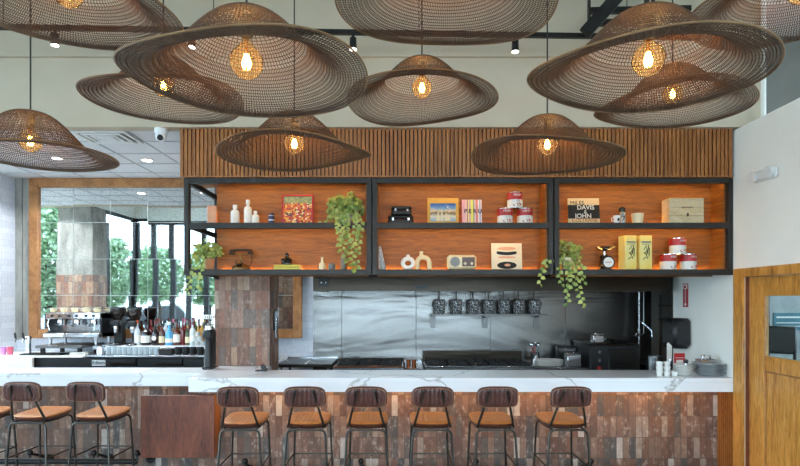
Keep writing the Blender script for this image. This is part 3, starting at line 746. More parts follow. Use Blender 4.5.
# ================================================================== open shelving over the counter
YS0, YS1, YP = 5.07, 5.13, 5.33
ZB, ZM, ZU = 2.13, 2.585, 2.967                        # shelf tops and underside of the top bar
def text(body, size, mat, parent, loc, name='lettering', rot=(PI / 2, 0, 0), align='CENTER', sx=1.0, bold=0.0):
    cu = bpy.data.curves.new('t', 'FONT'); cu.body = body; cu.size = size; cu.align_x = align; cu.align_y = 'CENTER'; cu.extrude = .0006; cu.offset = bold
    ob = bpy.data.objects.new('t', cu); COL.objects.link(ob); bpy.context.view_layer.update()
    me = bpy.data.meshes.new_from_object(ob.evaluated_get(bpy.context.evaluated_depsgraph_get())); bpy.data.objects.remove(ob)
    me.name = name; me.materials.clear(); me.materials.append(mat)
    o = bpy.data.objects.new(name, me); COL.objects.link(o); o.parent = parent; o.location = loc; o.rotation_euler = rot; o.scale = (sx, 1, 1)
    return o
def unit(label, px0, px1, open_left):
    xa, xb = PX(px0, 5.1), PX(px1, 5.1); w = .047
    r = thing('shelving_unit', label, 'shelf', ((xa + xb) / 2, 5.2, 2.062), 0, 'open shelving units')
    m = MB()
    for x in (xa, xb - w): m.box(x, x + w, YS0, YS1, 2.075, 3.02, .003)
    for z0, z1 in ((2.972, 3.02), (2.53, ZM), (2.075, ZB)): m.box(xa + w, xb - w, YS0 + .001, YS1 - .001, z0, z1)
    ye = 5.965 if open_left else YP + .03
    for z0, z1 in ((2.968, 3.018), (2.535, ZM - .002), (2.085, ZB - .002)): m.box(xa + .004, xa + w - .006, YS1, ye, z0, z1); m.box(xb - w + .006, xb - .004, YS1, YP + .03, z0, z1)
    if open_left: m.box(xa + .004, xa + w - .006, 5.915, 5.965, 2.066, 3.018)
    m.build('frame', M['frame_metal'], r, world=True)
    xp = PX(217, YP) if open_left else xa + w - .004
    MB().box(xp, xb - w + .004, YP, YP + .025, 2.07, 3.0).build('back_panel', M['oak_panel'], r, world=True)
    MB().box(xb - w - .016, xb - w + .002, YS1 - .01, YP, ZB, 3.0).build('side_panel', M['oak_panel'], r, world=True)
    if not open_left: MB().box(xa + w - .002, xa + w + .012, YS1 - .01, YP, ZB, 3.0).build('side_panel', M['oak_panel'], r, world=True)
    for z in (2.985, ZM, ZB): MB().box(xa + .05, xb - w + .004, YS1 - .004, YP, (z - .022 if z < 2.9 else 3.0), (z - .001 if z < 2.9 else 3.018)).build('shelf_board', M['oak_panel'], r, world=True)
    for z in (2.992, 2.558):
        MB().box(xp + .06, xb - w - .04, YS1 + .004, YS1 + .012, z - .006, z).build('led_strip', M['led_shelf'], r, world=True)
    for z in (ZM, ZB):
        MB().box(xp + .06, xb - w - .04, YP - .014, YP - .006, z, z + .005).build('led_strip', M['led_shelf2'], r, world=True)
M['led_shelf'] = glow('shelf_led', (255, 200, 110), 25); M['led_shelf2'] = glow('shelf_led_low', (255, 200, 110), 25)
unit('left open shelf unit, with telephone and mosaic picture', 185, 371.6, True)
unit('middle open shelf unit, with radio and striped book', 372.4, 552.6, False)
unit('right open shelf unit, with wooden crate and kitchen scale', 553.6, 731.3, False)

SY = 5.215
def sx_(px): return PX(px, SY)
def flat(name, label, cat, px0, px1, pytop, zbase, mat, depth=.03, y=SY + .0, lean=.1, group=None):
    """upright book / picture / sleeve, leaning back; returns root whose local frame has the front face at y=-depth"""
    x0, x1 = PX(px0, y), PX(px1, y); h = PZ(pytop, y) - zbase
    r = thing(name, label, cat, ((x0 + x1) / 2, y, zbase), 0, group); r.rotation_euler = (-lean, 0, 0)
    return r, (x1 - x0), h, depth
def bk(mb_, w, h, d): return mb_.box(-w / 2, w / 2, -d, 0, 0, h, .002)
# --- left unit, upper shelf
def bottle(px, w, pyt, label, shape):
    h = PZ(pyt, SY) - ZM; r_ = w * SY / F / 2
    r = thing('pump_bottle', label, 'bottle', (sx_(px), SY, ZM), 0, 'white bottles on the left upper shelf')
    MB().lathe([(0, 0), (r_, 0), (r_, h * .62), (r_ * .85, h * .7), (r_ * .4, h * .76), (r_ * .4, h * .82), (0, h * .82)], n=20).build('body', M['ceramic'], r)
    MB().lathe([(0, h * .82), (r_ * .5, h * .82), (r_ * .5, h), (0, h)], n=16).build('cap', M['white_plastic'], r)
bottle(235, 8.5, 205, 'medium white bottle on upper shelf, first from left', 0)
bottle(248, 8, 200, 'tallest of three white bottles on upper left shelf', 0)
bottle(255.5, 7.5, 211, 'shortest of three white bottles on upper left shelf', 0)
c = thing('striped_cup', 'small dark blue cup with white bands beside red mosaic picture', 'cup', (sx_(271.5), SY, ZM))
m = MB(); m.lathe([(0, 0), (.026, 0), (.032, .025), (.032, .038)], n=18); m.mi = 1; m.lathe([(.032, .038), (.032, .05)], n=18); m.mi = 0; m.lathe([(.032, .05), (.031, .085)], n=18); m.mi = 1
m.lathe([(.031, .085), (.03, .092)], n=18); m.mi = 0; m.lathe([(.03, .092), (.026, .11), (0, .112)], n=18)
m.build('body', [pm('navy_glaze', (36, 44, 92), (28, 34, 76), .3), M['ceramic']], c)
pb = thing('leaning_book', 'peach coloured book standing at the left open end of the shelf', 'book', (PX(212.5, 5.28), 5.28, ZM))
MB().box(-.045, .045, -.02, .02, 0, .2, .003).build('cover', M['pink'], pb); MB().box(-.049, -.043, -.018, .018, .003, .197).build('pages', M['paper'], pb)
# red mosaic picture
r, w, h, d = flat('framed_picture', 'red framed picture of a bright mosaic on the left upper shelf', 'picture', 282, 313.5, 195, ZM, None)
m = MB(); f = .014
m.box(-w / 2, w / 2, -d, 0, 0, f).box(-w / 2, w / 2, -d, 0, h - f, h).box(-w / 2, -w / 2 + f, -d, 0, f, h - f).box(w / 2 - f, w / 2, -d, 0, f, h - f); m.build('frame', M['red'], r)
t = NT('mosaic_art'); v = t.coord(); vo = t.n('ShaderNodeTexVoronoi'); t.l(v, vo.inputs['Vector']); vo.inputs['Scale'].default_value = 62
sp_ = t.n('ShaderNodeSeparateXYZ'); t.l(vo.outputs['Color'], sp_.inputs[0])
a_ = t.ramp(sp_.outputs[0], [(0, (206, 70, 44)), (.3, (230, 140, 60)), (.45, (240, 214, 170)), (.6, (120, 60, 74)), (.72, (214, 92, 60)), (.85, (240, 190, 70)), (.94, (70, 60, 60))], 'CONSTANT')
zz = t.n('ShaderNodeSeparateXYZ'); t.l(v, zz.inputs[0]); t.pbr(t.mix(t.math('GREATER_THAN', zz.outputs[2], h * .72), a_, t.ramp(sp_.outputs[1], [(.2, (120, 132, 92)), (.8, (160, 160, 110))])), .5)
MB().box(-w / 2 + f, w / 2 - f, -d * .7, -d * .3, f, h - f).build('artwork', t.mat, r)

# plants
def pothos(name, label, px, z0, y, pot, nb, spread, trails, seed, leaf='leaf', up=.12, sz=.05, group=None):
    rd = random.Random(seed); x = PX(px, y); root = thing(name, label, 'plant', (x, y, z0), 0, group)
    ph, pr, pmat = pot
    MB().lathe([(0, 0), (pr * .8, 0), (pr, ph), (pr * .9, ph), (pr * .88, ph * .85), (0, ph * .85)], n=20).build('pot', pmat, root)
    MB().cyl((0, 0, ph * .84), (0, 0, ph * .88), pr * .87, pr * .87, 20).build('soil', M['soil'], root)
    lv = MB(); vn = MB()
    for i in range(nb):
        an = rd.uniform(0, 2 * PI); q = rd.random() ** .6
        p = Vector((spread[0] * q * math.cos(an), spread[1] * (q * math.sin(an)) - .02, ph + up * (rd.random() ** .8) * (1.15 - .5 * q)))
        d = Vector((math.cos(an) * .8 + rd.gauss(0, .4), rd.gauss(-.3, .5), rd.gauss(-.35, .5))); lv.leaf(p, d, (rd.gauss(0, .4), -1, .5 + rd.gauss(0, .4)), sz * rd.uniform(.6, 1.15))
        if i % 3 == 0: vn.tube([(0, 0, ph * .8), tuple(p * .6 + Vector((0, 0, .04))), tuple(p)], .0022, 4)
    for tr in trails:
        pts = [Vector((PX(a, y + o) - x, o, PZ(b, y + o) - z0)) for a, b, o in tr]
        pth = []
        for a, b in zip(pts, pts[1:]):
            n = max(2, int((b - a).length / .028))
            for k in range(n): pth.append(a.lerp(b, k / n) + Vector((rd.gauss(0, .004), rd.gauss(0, .004), 0)))
        pth.append(pts[-1]); vn.tube([tuple(p) for p in pth], .0024, 4)
        for k, p in enumerate(pth):
            s = 1 if k % 2 else -1
            lv.leaf(p, (s * .8 + rd.gauss(0, .3), -.25 + rd.gauss(0, .2), -.6 + rd.gauss(0, .3)), (rd.gauss(0, .3), -1, .3), sz * rd.uniform(.65, 1.05))
    lv.build('foliage', M[leaf], root); vn.build('vines', M['stem'], root)
    return root
pothos('trailing_plant', 'large pothos spilling from upper left shelf over the edge', 346, ZM, 5.2, (.1, .07, M['ceramic']), 190, (.17, .09),
       [[(352, 205, 0), (356, 222, -.17), (354, 245, -.17), (352, 268, -.16)], [(345, 205, 0), (345, 224, -.17), (342, 250, -.16)], [(340, 206, 0), (338, 226, -.17), (340, 244, -.16)],
        [(346, 205, 0), (347, 224, -.18), (348, 240, -.17), (346, 258, -.15), (350, 264, -.15)], [(338, 208, 0), (328, 220, -.06), (318, 222, -.04)], [(352, 206, 0), (361, 222, -.17), (358, 250, -.16), (356, 270, -.15)]], 21, up=.2, sz=.058)
pothos('potted_plant', 'bushy pothos in clay pot at the shelf open left end', 209, ZB, 5.24, (.115, .055, pm('clay_pot', (206, 148, 104), (196, 136, 94), .7)), 100, (.13, .09),
       [[(205, 250, 0), (196, 262, -.17), (190, 280, -.17), (188, 292, -.16)], [(210, 250, 0), (201, 266, -.17), (199, 288, -.17)], [(204, 248, 0), (193, 256, -.1), (186, 270, -.12)]], 22, up=.19, sz=.055)
# --- left unit, lower shelf
tp = thing('antique_telephone', 'antique brown telephone with handset resting on tall cradle', 'telephone', (sx_(240.5), SY + .02, ZB))
br = pm('old_brass', (150, 112, 66), (110, 82, 50), .35, .8); bw = pm('dark_bakelite', (58, 38, 28), (40, 26, 20), .35)
MB().lathe([(0, 0), (.09, 0), (.092, .02), (.075, .045), (.045, .06), (.03, .075), (0, .075)], n=24).build('base', br, tp)
m = MB().lathe([(.012, .07), (.011, .12), (.014, .15)], n=12); m.tube([(-.055, 0, .185), (-.05, 0, .165), (0, 0, .15), (.05, 0, .165), (.055, 0, .185)], .006); m.build('cradle', br, tp)
m = MB().cyl((0, -.05, .045), (0, -.078, .075), .035, .035, 20); k = m.build('dial', M['black_plastic'], tp); MB().cyl((0, -.078, .075), (0, -.081, .0775), .017, .017, 16).build('dial_hub', br, k)
hs = MB().tube([(-.08, 0, .2), (-.04, 0, .205), (.04, 0, .205), (.08, 0, .2)], .014, 10); hs.lathe([(.014, .02), (.024, 0), (.03, -.035), (.0, -.035)], (-.095, 0, .19), n=16).lathe([(.014, .02), (.024, 0), (.03, -.035), (0, -.035)], (.095, 0, .19), n=16)
hs.build('handset', bw, tp)
m = MB(); m.tube([(.1, 0, .16), (.115, -.01, .11), (.105, -.02, .06), (.08, -.02, .03)], .004, 6); m.build('cord', M['cord'], tp)
for k, (lb, z) in enumerate((('lower yellow book lying under the black figurine', 0), ('upper yellow book lying under the black figurine', .026))):
    b = thing('lying_book', lb, 'book', (sx_(288), SY + .01, ZB + z), 0, 'yellow books under the figurine'); w = .128 - k * .002
    m = MB().box(-w, w, -.08, .08, 0, .003).box(-w, w, -.08, .08, .022, .025).box(-w, w, -.08, -.077, 0, .025); m.build('cover', M['yellow'], b); MB().box(-w + .004, w - .004, -.076, .078, .003, .022).build('pages', M['paper'], b)
fg = thing('figurine', 'small black glossy seated figurine on yellow books', 'figurine', (sx_(287), SY, ZB + .051))
bl = pm('black_gloss', (16, 16, 18), (26, 26, 28), .2, coat=.5)
m = MB().lathe([(0, 0), (.055, 0), (.06, .014), (.05, .032), (.036, .05), (.032, .07), (.02, .082), (0, .084)], n=20, sy=.8); m.ball((0, -.004, .098), .023, 14); m.tube([(-.03, -.01, .066), (-.05, -.03, .045), (-.02, -.045, .034)], .011); m.tube([(.03, -.01, .066), (.05, -.03, .045), (.02, -.045, .034)], .011); m.build('body', bl, fg)
vs = [('small_vase', 'small cream bottle vase left of the grey jar', 322, M['cream'], [(0, 0), (.034, 0), (.038, .03), (.034, .062), (.014, .085), (.012, .125), (.017, .132), (0, .128)]),
      ('small_jar', 'squat grey jar between the cream vase and the tall grey vase', 331.5, M['dark_ceramic'], [(0, 0), (.03, 0), (.042, .025), (.036, .055), (.026, .062), (.03, .07), (0, .07)]),
      ('tall_vase', 'tall grey vase below the trailing pothos', 343.5, pm('stone_glaze', (140, 130, 112), (116, 106, 92), .5), [(0, 0), (.03, 0), (.034, .06), (.03, .13), (.02, .16), (.023, .175), (0, .172)])]
for nm, lb, px, mt, pr in vs:
    o = MB().lathe(pr, n=20).build(nm, mt); o.location = (sx_(px), SY + .02, ZB); tag(o, lb, 'vase' if 'vase' in nm else 'jar')
# --- middle unit, upper shelf
def case(label, px0, px1, z, h, lock):
    w = (px1 - px0) * SY / F; r = thing('vintage_case', label, 'case', (sx_((px0 + px1) / 2), SY, z), 0, 'stacked black cases')
    MB().box(-w / 2, w / 2, -.06, .06, 0, h * .58, .012).build('body', M['black_metal'], r); MB().box(-w / 2, w / 2, -.06, .06, h * .6, h, .012).build('lid', M['black_metal'], r)
    for s in (-1, 1): MB().box(s * w * .3 - .01, s * w * .3 + .01, -.064, -.058, h * .38, h * .72, .002).build('latch', M['chrome'], r)
    MB().tube([(-.028, -.06, h * .5), (-.024, -.078, h * .5), (.024, -.078, h * .5), (.028, -.06, h * .5)], .005).build('handle', M['leather'], r)
case('bottom black vintage case on the middle upper shelf', 388, 413.5, ZM, .085, 1)
case('top black vintage case stacked on another case', 391.5, 411.5, ZM + .0855, .092, 0)
r, w, h, d = flat('framed_picture', 'yellow bordered picture of blue sky and hills, middle shelf', 'picture', 427.5, 458.5, 198, ZM, None, .02)
MB().box(-w / 2, w / 2, -d, 0, 0, h, .002).build('frame', pm('ochre_frame', (222, 172, 78), (208, 156, 64), .5), r)
w2, h0, h1 = w / 2 - .028, .03, h - .055
m = MB().box(-w2, w2, -d - .002, -d, h0, h1)
t = NT('landscape_art'); v = t.coord(); zz = t.n('ShaderNodeSeparateXYZ'); t.l(v, zz.inputs[0]); nz = t.noise(v, 34, 3)
q = t.math('ADD', t.math('MULTIPLY', zz.outputs[2], 1 / h), t.math('MULTIPLY', t.math('SUBTRACT', nz, .5), .18))
t.pbr(t.ramp(q, [(.16, (150, 178, 196)), (.3, (226, 214, 190)), (.42, (122, 96, 60)), (.5, (228, 200, 160)), (.6, (120, 160, 200)), (.78, (40, 84, 156))]), .5)
a = m.build('artwork', t.mat, r)
m = MB()
for x0, hh, ww in ((-.05, .10, .022), (-.012, .14, .012), (.03, .09, .02), (.058, .07, .018)): m.prism([(x0 - ww, h0 + .004), (x0 + ww, h0 + .004), (x0 + ww * .4, h0 + hh * .7), (x0, h0 + hh), (x0 - ww * .5, h0 + hh * .66)], -d - .004, -d - .002)
m.build('painted_shapes', M['cream'], r)
MB().prism([(.042 + .012 * math.cos(k / 10 * PI - PI / 2 - .5), h1 - .035 + .012 * math.sin(k / 10 * PI - PI / 2 - .5)) for k in range(11)] + [(.036 + .009 * math.cos(PI / 2 - k / 8 * PI - .5), h1 - .035 + .01 * math.sin(PI / 2 - k / 8 * PI - .5)) for k in range(9)], -d - .004, -d - .002).build('painted_moon', M['paper'], r)
r, w, h, d = flat('striped_book', 'pink and yellow striped book titled PERU on middle shelf', 'book', 462, 481.5, 200, ZM, None, .03)
t = NT('striped_cover'); v = t.coord((1, 1, 0)); zz = t.n('ShaderNodeSeparateXYZ'); t.l(v, zz.inputs[0]); q = t.math('ADD', t.math('MULTIPLY', zz.outputs[0], 1 / w), .5)
t.pbr(t.ramp(q, [(0, (236, 170, 184)), (.17, (244, 214, 170)), (.23, (196, 130, 130)), (.3, (240, 226, 150)), (.36, (214, 150, 180)), (.42, (240, 226, 110)), (.56, (120, 160, 120)), (.61, (236, 190, 190)), (.7, (222, 120, 110)), (.8, (244, 226, 220)), (.88, (120, 150, 180)), (.93, (240, 210, 214))], 'CONSTANT'), .5)
bk(MB(), w, h, d).build('cover', t.mat, r); text('P E R U', .056, M['ink'], r, (.01, -d - .001, h * .52), bold=.0015)
MB().box(-w / 2 + .003, w / 2 - .003, -d + .003, -.003, h - .001, h + .001).build('pages', M['paper'], r)
# cans
def can_meshes():
    R, h = .077, .158
    a = MB().lathe([(0, .002), (R * .97, .002), (R, 0), (R, .006), (R * .985, .007), (R * .985, h - .007), (R, h - .006), (R, h), (R * .97, h), (R * .97, h - .004), (0, h - .004)], n=28).mesh('tin', M['chrome'])
    b = MB(); b.mi = 0; b.lathe([(R, .006), (R, .085)], n=28); b.mi = 1; b.lathe([(R, .085), (R, h - .006)], n=28)
    b = b.mesh('label', [M['paper'], M['red']])
    p = MB(); 
    for cx_, cz, rx, rz in ((.0, .03, .55, .017), (.25, .036, .3, .014)):
        n = 16; c_ = []
        for k in range(n): t_ = 2 * PI * k / n; an = -PI / 2 + cx_ + rx * math.cos(t_); c_.append((R * 1.012 * math.cos(an), R * 1.012 * math.sin(an), cz + rz * math.sin(t_)))
        p.add(c_, [tuple(range(n))])
    p = p.mesh('printed_tomatoes', M['red'])
    q = MB()
    for a0, a1, z0, z1 in ((-.5, .55, .118, .138),):
        for k in range(5):
            u0 = a0 + (a1 - a0) * (k + .12) / 5; u1 = a0 + (a1 - a0) * (k + .82) / 5
            for (b0, b1, w0, w1) in ((u0, u0 + (u1 - u0) * .3, z0, z1), (u0, u1, z1 - .005, z1), (u1 - (u1 - u0) * .3, u1, z0 + (.0 if k % 2 else .008), z1)):
                q.add([(R * 1.014 * math.cos(-PI / 2 + s), R * 1.014 * math.sin(-PI / 2 + s), z) for s, z in ((b0, w0), (b1, w0), (b1, w1), (b0, w1))], [(0, 1, 2, 3)])
    q = q.mesh('printed_word', M['paper'])
    g = MB()
    for k in range(3): z = .062 + k * .007; g.add([(R * 1.013 * math.cos(-PI / 2 + s), R * 1.013 * math.sin(-PI / 2 + s), zz_) for s, zz_ in ((-.1, z), (.35, z), (.35, z + .0035), (-.1, z + .0035))], [(0, 1, 2, 3)])
    g = g.mesh('printed_lines', M['dark_ceramic'])
    return a, b, p, q, g
CANM = can_meshes(); CAN0 = None
def tin(px, z, rz, label, group):
    global CAN0
    loc = (sx_(px), SY + .008, z)
    if CAN0: return dup(CAN0, loc, rz, label, group)
    CAN0 = thing('tomato_can', label, 'can', loc, rz, group); mo('tin', CANM[0], CAN0); l = mo('label', CANM[1], CAN0)
    for k, nm in ((2, 'printed_tomatoes'), (3, 'printed_word'), (4, 'printed_lines')): mo(nm, CANM[k], l)
g1, g2 = 'red and white cans on the middle shelf', 'red and white cans on the right shelf'
tin(505, ZM, .1, 'bottom left red and white can beside the striped book', g1); tin(525, ZM, 0, 'bottom right red and white can on middle upper shelf', g1); tin(515, ZM + .159, .1, 'top red and white can of the middle shelf pyramid', g1)
tin(668.5, ZB, .35, 'bottom left red and white can under the wooden crate', g2); tin(688.5, ZB, .35, 'bottom right red and white can under the wooden crate', g2); tin(678, ZB + .159, .35, 'top red and white can under the wooden crate', g2)
# --- middle unit, lower shelf
for k, (px, lb) in enumerate(((379.5, 'first leaning white book by the shelf post, lower middle'), (383, 'second leaning white book by the shelf post, lower middle'))):
    b = thing('leaning_book', lb, 'book', (sx_(px + 1.5), SY + .02, ZB + .006), 0, 'white books leaning by the shelf post'); b.rotation_euler = (0, -.22, 0)
    hh = .25 - k * .02
    m = MB().box(-.016, -.0135, -.08, .08, 0, hh).box(.0135, .016, -.08, .08, 0, hh).box(-.016, .016, -.08, -.077, 0, hh); m.build('cover', pm('patterned_cover', (228, 226, 220), (150, 150, 150), .6, scale=40), b); MB().box(-.0133, .0133, -.076, .078, .003, hh - .003).build('pages', M['paper'], b)
o = thing('ring_vase', 'white ring shaped vase with a hole, left of arch vase', 'vase', (sx_(408), SY - .02, ZB))
m = MB(); m.tube([(.052 * math.cos(2 * PI * k / 28), 0, .068 + .046 * math.sin(2 * PI * k / 28)) for k in range(28)], .022, 12, True); m.build('ring', M['ceramic'], o)
MB().lathe([(.02, .122), (.016, .14), (.019, .152), (.012, .152), (0, .14)], n=16).build('neck', M['ceramic'], o)
o = thing('arch_vase', 'cream arch shaped vase with neck beside the ring vase', 'vase', (sx_(423.5), SY + .025, ZB))
pts = [(-.062, 0, .024)] + [(-.062 * math.cos(k / 12 * PI), 0, .07 + .06 * math.sin(k / 12 * PI)) for k in range(13)] + [(.062, 0, .024)]
m = MB(); m.tube([(-.064, 0, .001)] + pts + [(.064, 0, .001)], .025, 12); m.build('arch', M['cream'], o); MB().lathe([(.024, .14), (.017, .165), (.019, .19), (.012, .19), (0, .17)], (-.02, 0, 0), n=16).build('neck', M['cream'], o)
ra = thing('table_radio', 'cream retro table radio with round grille and dark dial', 'radio', (sx_(461.5), SY, ZB)); w = .29
MB().box(-w / 2, w / 2, -.05, .05, .006, .15, .022).build('case', M['cream'], ra)
m = MB().cyl((-.07, -.049, .08), (-.07, -.056, .08), .05, .047, 28); g = m.build('speaker_grille', pm('grille', (150, 152, 146), (126, 128, 122), .5), ra); m = MB()
for k in range(5): m.box(-.07 - .04, -.07 + .04, -.059, -.056, .052 + k * .014, .056 + k * .014)
m.build('grille_bar', M['dark_ceramic'], g); MB().box(.0, .125, -.054, -.049, .035, .125, .008).build('dial_panel', M['leather'], ra)
for x in (.03, .095): MB().cyl((x, -.054, .062), (x, -.066, .062), .014, .012, 16).build('knob', M['cream'], ra)
for x in (-.11, .11): MB().box(x - .015, x + .015, -.03, .03, 0, .008).build('foot', M['black_plastic'], ra)
r, w, h, d = flat('record_sleeve', 'cream sleeve printed with pink oval and dark disc, lower shelf', 'record', 491.5, 522, 243, ZB, None, .012)
MB().box(-w / 2, w / 2, -d, 0, 0, h, .001).build('sleeve', pm('cream_print', (240, 222, 190), (234, 212, 176), .6), r)
def ell(cx, cz, rx, rz, y, n=28): return [(cx + rx * math.cos(2 * PI * k / n), cz + rz * math.sin(2 * PI * k / n)) for k in range(n)]
for nm, cx, cz, rx, rz, mt, e in (('printed_oval', 0, .76, .33, .085, M['cream'], 0), ('printed_oval', .0, .8, .3, .06, M['pink'], 1), ('printed_disc', .0, .17, .32, .125, M['ink'], 0), ('printed_disc', .02, .18, .1, .045, M['pink'], 1)):
    MB().prism(ell(cx * w, cz * h, rx * w, rz * h * 1.1, 0), -d - .001 - e * .0008, -d).build(nm, mt, r)
MB().prism([(-.33 * w, .69 * h)] + [(w * .33 * math.cos(PI + PI * k / 12), h * (.62 + .07 * math.sin(PI + PI * k / 12))) for k in range(13)] + [(.33 * w, .69 * h)], -d - .0008, -d).build('printed_band', M['ink'], r)
MB().prism(ell(-.0, .47 * h, .3 * w, .045 * h, 0), -d - .0008, -d).build('printed_oval', M['pink'], r)
# --- right unit
r, w, h, d = flat('record_sleeve', 'black and cream record sleeve with large white lettering on right upper shelf', 'record', 568, 599.5, 198, ZM, None, .014)
MB().box(-w / 2, w / 2, -d, 0, 0, h, .001).build('sleeve', pm('buff_print', (232, 206, 162), (226, 196, 150), .6), r); MB().box(-w / 2, w / 2, -d - .0006, -d, h * .22, h * .74).build('black_band', M['ink'], r)
text('MILES', .058, M['ink'], r, (-w * .2, -d - .0012, h * .81)); text('DAVIS', .064, M['paper'], r, (w * .06, -d - .0012, h * .64), bold=.001); text('&', .05, M['paper'], r, (w * .05, -d - .0012, h * .47)); text('JOHN', .064, M['paper'], r, (-w * .02, -d - .0012, h * .315), bold=.001); text('COLTRANE', .05, M['leather_tan'], r, (w * .02, -d - .0012, h * .155), bold=.001)
o = thing('mug', 'small white mug with dark mark, beside the glass jar', 'mug', (sx_(615.5), SY - .03, ZM)); MB().lathe([(0, 0), (.026, 0), (.036, .085), (.032, .085), (.024, .01), (0, .01)], n=20).build('body', M['ceramic'], o)
m = MB(); m.prism([(-.008, .03), (.012, .03), (.012, .055), (-.004, .06)], -.036, -.03); m.build('printed_mark', M['ink'], o); MB().tube([(-.032, 0, .07), (-.052, 0, .062), (-.05, 0, .035), (-.028, 0, .028)], .005).build('handle', M['ceramic'], o)
o = thing('glass_jar', 'steel and glass shaker jar behind the white mug', 'jar', (sx_(623), SY + .02, ZM)); MB().lathe([(0, 0), (.036, 0), (.036, .11), (.028, .13), (0, .13)], n=20).build('body', M['chrome'], o); MB().lathe([(0, .13), (.03, .13), (.032, .165), (.02, .178), (0, .178)], n=20).build('lid', M['steel_dark'], o)
q = MB(); q.tube([(-.008, -.037, .075), (0, -.037, .085), (.01, -.037, .078), (.002, -.037, .06), (.001, -.037, .05)], .004); q.build('printed_mark', M['ink'], o)
o = MB().lathe([(0, 0), (.046, 0), (.06, .11), (.055, .11), (.044, .01), (0, .01)], n=24).build('planter_cup', M['cream']); o.location = (sx_(637.5), SY, ZM); tag(o, 'cream tapered cup between the jar and the wooden crate', 'cup')
cr = thing('wooden_crate', 'pale wooden wine crate with printed mark on right upper shelf', 'crate', (PX(682.5, SY), SY, ZM), .0); w = .34; hh = PZ(198.5, 5.14) - ZM - .005
pale = wood('pale_pine', (196, 168, 124), (216, 190, 148), (230, 208, 170), (.6, 1, 1.6), 7, .6, 0)
m = MB(); n = 3
for k in range(n): m.box(-w / 2, w / 2, -.075, -.063, k * hh / n + .001, (k + 1) * hh / n - .001, .002)
m.box(-w / 2, w / 2, .063, .075, 0, hh).box(-w / 2, w / 2, -.062, .062, 0, .01); cf = m.build('board', pale, cr)
MB().box(-w / 2, -w / 2 + .012, -.063, .063, .0105, hh).build('end_board', pale, cr); MB().box(w / 2 - .012, w / 2, -.063, .063, .0105, hh).build('end_board', pale, cr); MB().box(-w / 2, w / 2, -.075, .075, hh, hh + .01, .002).build('lid', pale, cr)
m = MB()
for k in range(9): m.box(-.05 + k * .0125, -.042 + k * .0125, -.0757, -.075, hh * .63, hh * .63 + .014)
m.build('printed_word', M['leather'], cf); MB().prism([(.0, .075), (.01, .068), (.022, .075), (.02, .1), (.011, .112), (.002, .1)], -.0762, -.075).build('printed_crest', M['leather'], cf)
pothos('trailing_plant', 'pothos in white pot trailing below the right shelf unit', 567, ZB, 5.2, (.12, .062, M['cream']), 120, (.13, .08),
       [[(566, 255, 0), (568, 271, -.15), (568, 290, -.15), (567, 304, -.14)], [(572, 255, 0), (577, 270, -.16), (578, 290, -.15), (585, 306, -.14)], [(560, 254, 0), (558, 268, -.16), (562, 284, -.16)],
        [(574, 254, 0), (582, 268, -.15), (584, 282, -.15)], [(570, 256, 0), (573, 272, -.17), (572, 286, -.16)], [(557, 252, 0), (546, 262, -.16), (541, 274, -.16), (540, 284, -.15)]], 23, up=.17, sz=.052)
sc = thing('kitchen_scale', 'chrome kitchen scale with round white dial and weighing bowl', 'scale', (sx_(605), SY, ZB))
MB().box(-.055, .055, -.035, .05, 0, .02, .006).box(-.04, .04, -.012, .045, .02, .15, .01).build('body', M['steel_dark'], sc)
k = MB().cyl((.015, -.012, .075), (.015, -.05, .075), .062, .062, 32).build('dial_housing', M['black_metal'], sc); f = MB().cyl((.015, -.05, .075), (.015, -.052, .075), .05, .05, 32).build('dial_face', M['ceramic'], k)
MB().box(-.02, .045, -.0535, -.052, .072, .078).build('pointer', M['red'], k)
MB().cyl((0, .015, .15), (0, .015, .19), .012).build('neck', M['chrome'], sc); MB().lathe([(0, .188), (.03, .19), (.07, .205), (.095, .225), (.098, .23), (.09, .228), (.06, .21), (0, .2)], (0, .0, 0), n=28).build('bowl', M['chrome'], sc)
for px, lb in ((627.5, 'left tall yellow gift box with black script'), (642.8, 'right tall yellow gift box with black script')):
    b = thing('gift_box', lb, 'box', (sx_(px), SY, ZB), .14 if px < 630 else .05, 'yellow boxes on the right lower shelf'); w = .125; hh = .345
    MB().box(-w / 2, w / 2, -.06, .06, 0, hh - .004, .003).build('carton', pm('yellow_box', (236, 222, 150), (240, 208, 92), .5, scale=6), b)
    m = MB(); rd = random.Random(5); y = -.062
    m.tube([(-.03, y, .1), (-.01, y, .125), (.02, y, .11), (.0, y, .15), (-.025, y, .165), (.025, y, .19), (.005, y, .15), (.03, y, .23)], .0035, 6)
    m.tube([(-.02, y, .2), (.0, y, .24), (.012, y, .2), (-.012, y, .155), (.035, y, .165)], .0035, 6); m.tube([(.02, y, .245), (.035, y, .2), (.03, y, .13)], .0035, 6); m.build('printed_script', M['ink'], b)
    m = MB(); m.box(-.045, .05, -.0615, -.06, .268, .282); m.build('printed_band', M['dark_ceramic'], b); MB().box(-.04, .045, -.0615, -.06, .252, .256).build('printed_line', M['ink'], b)
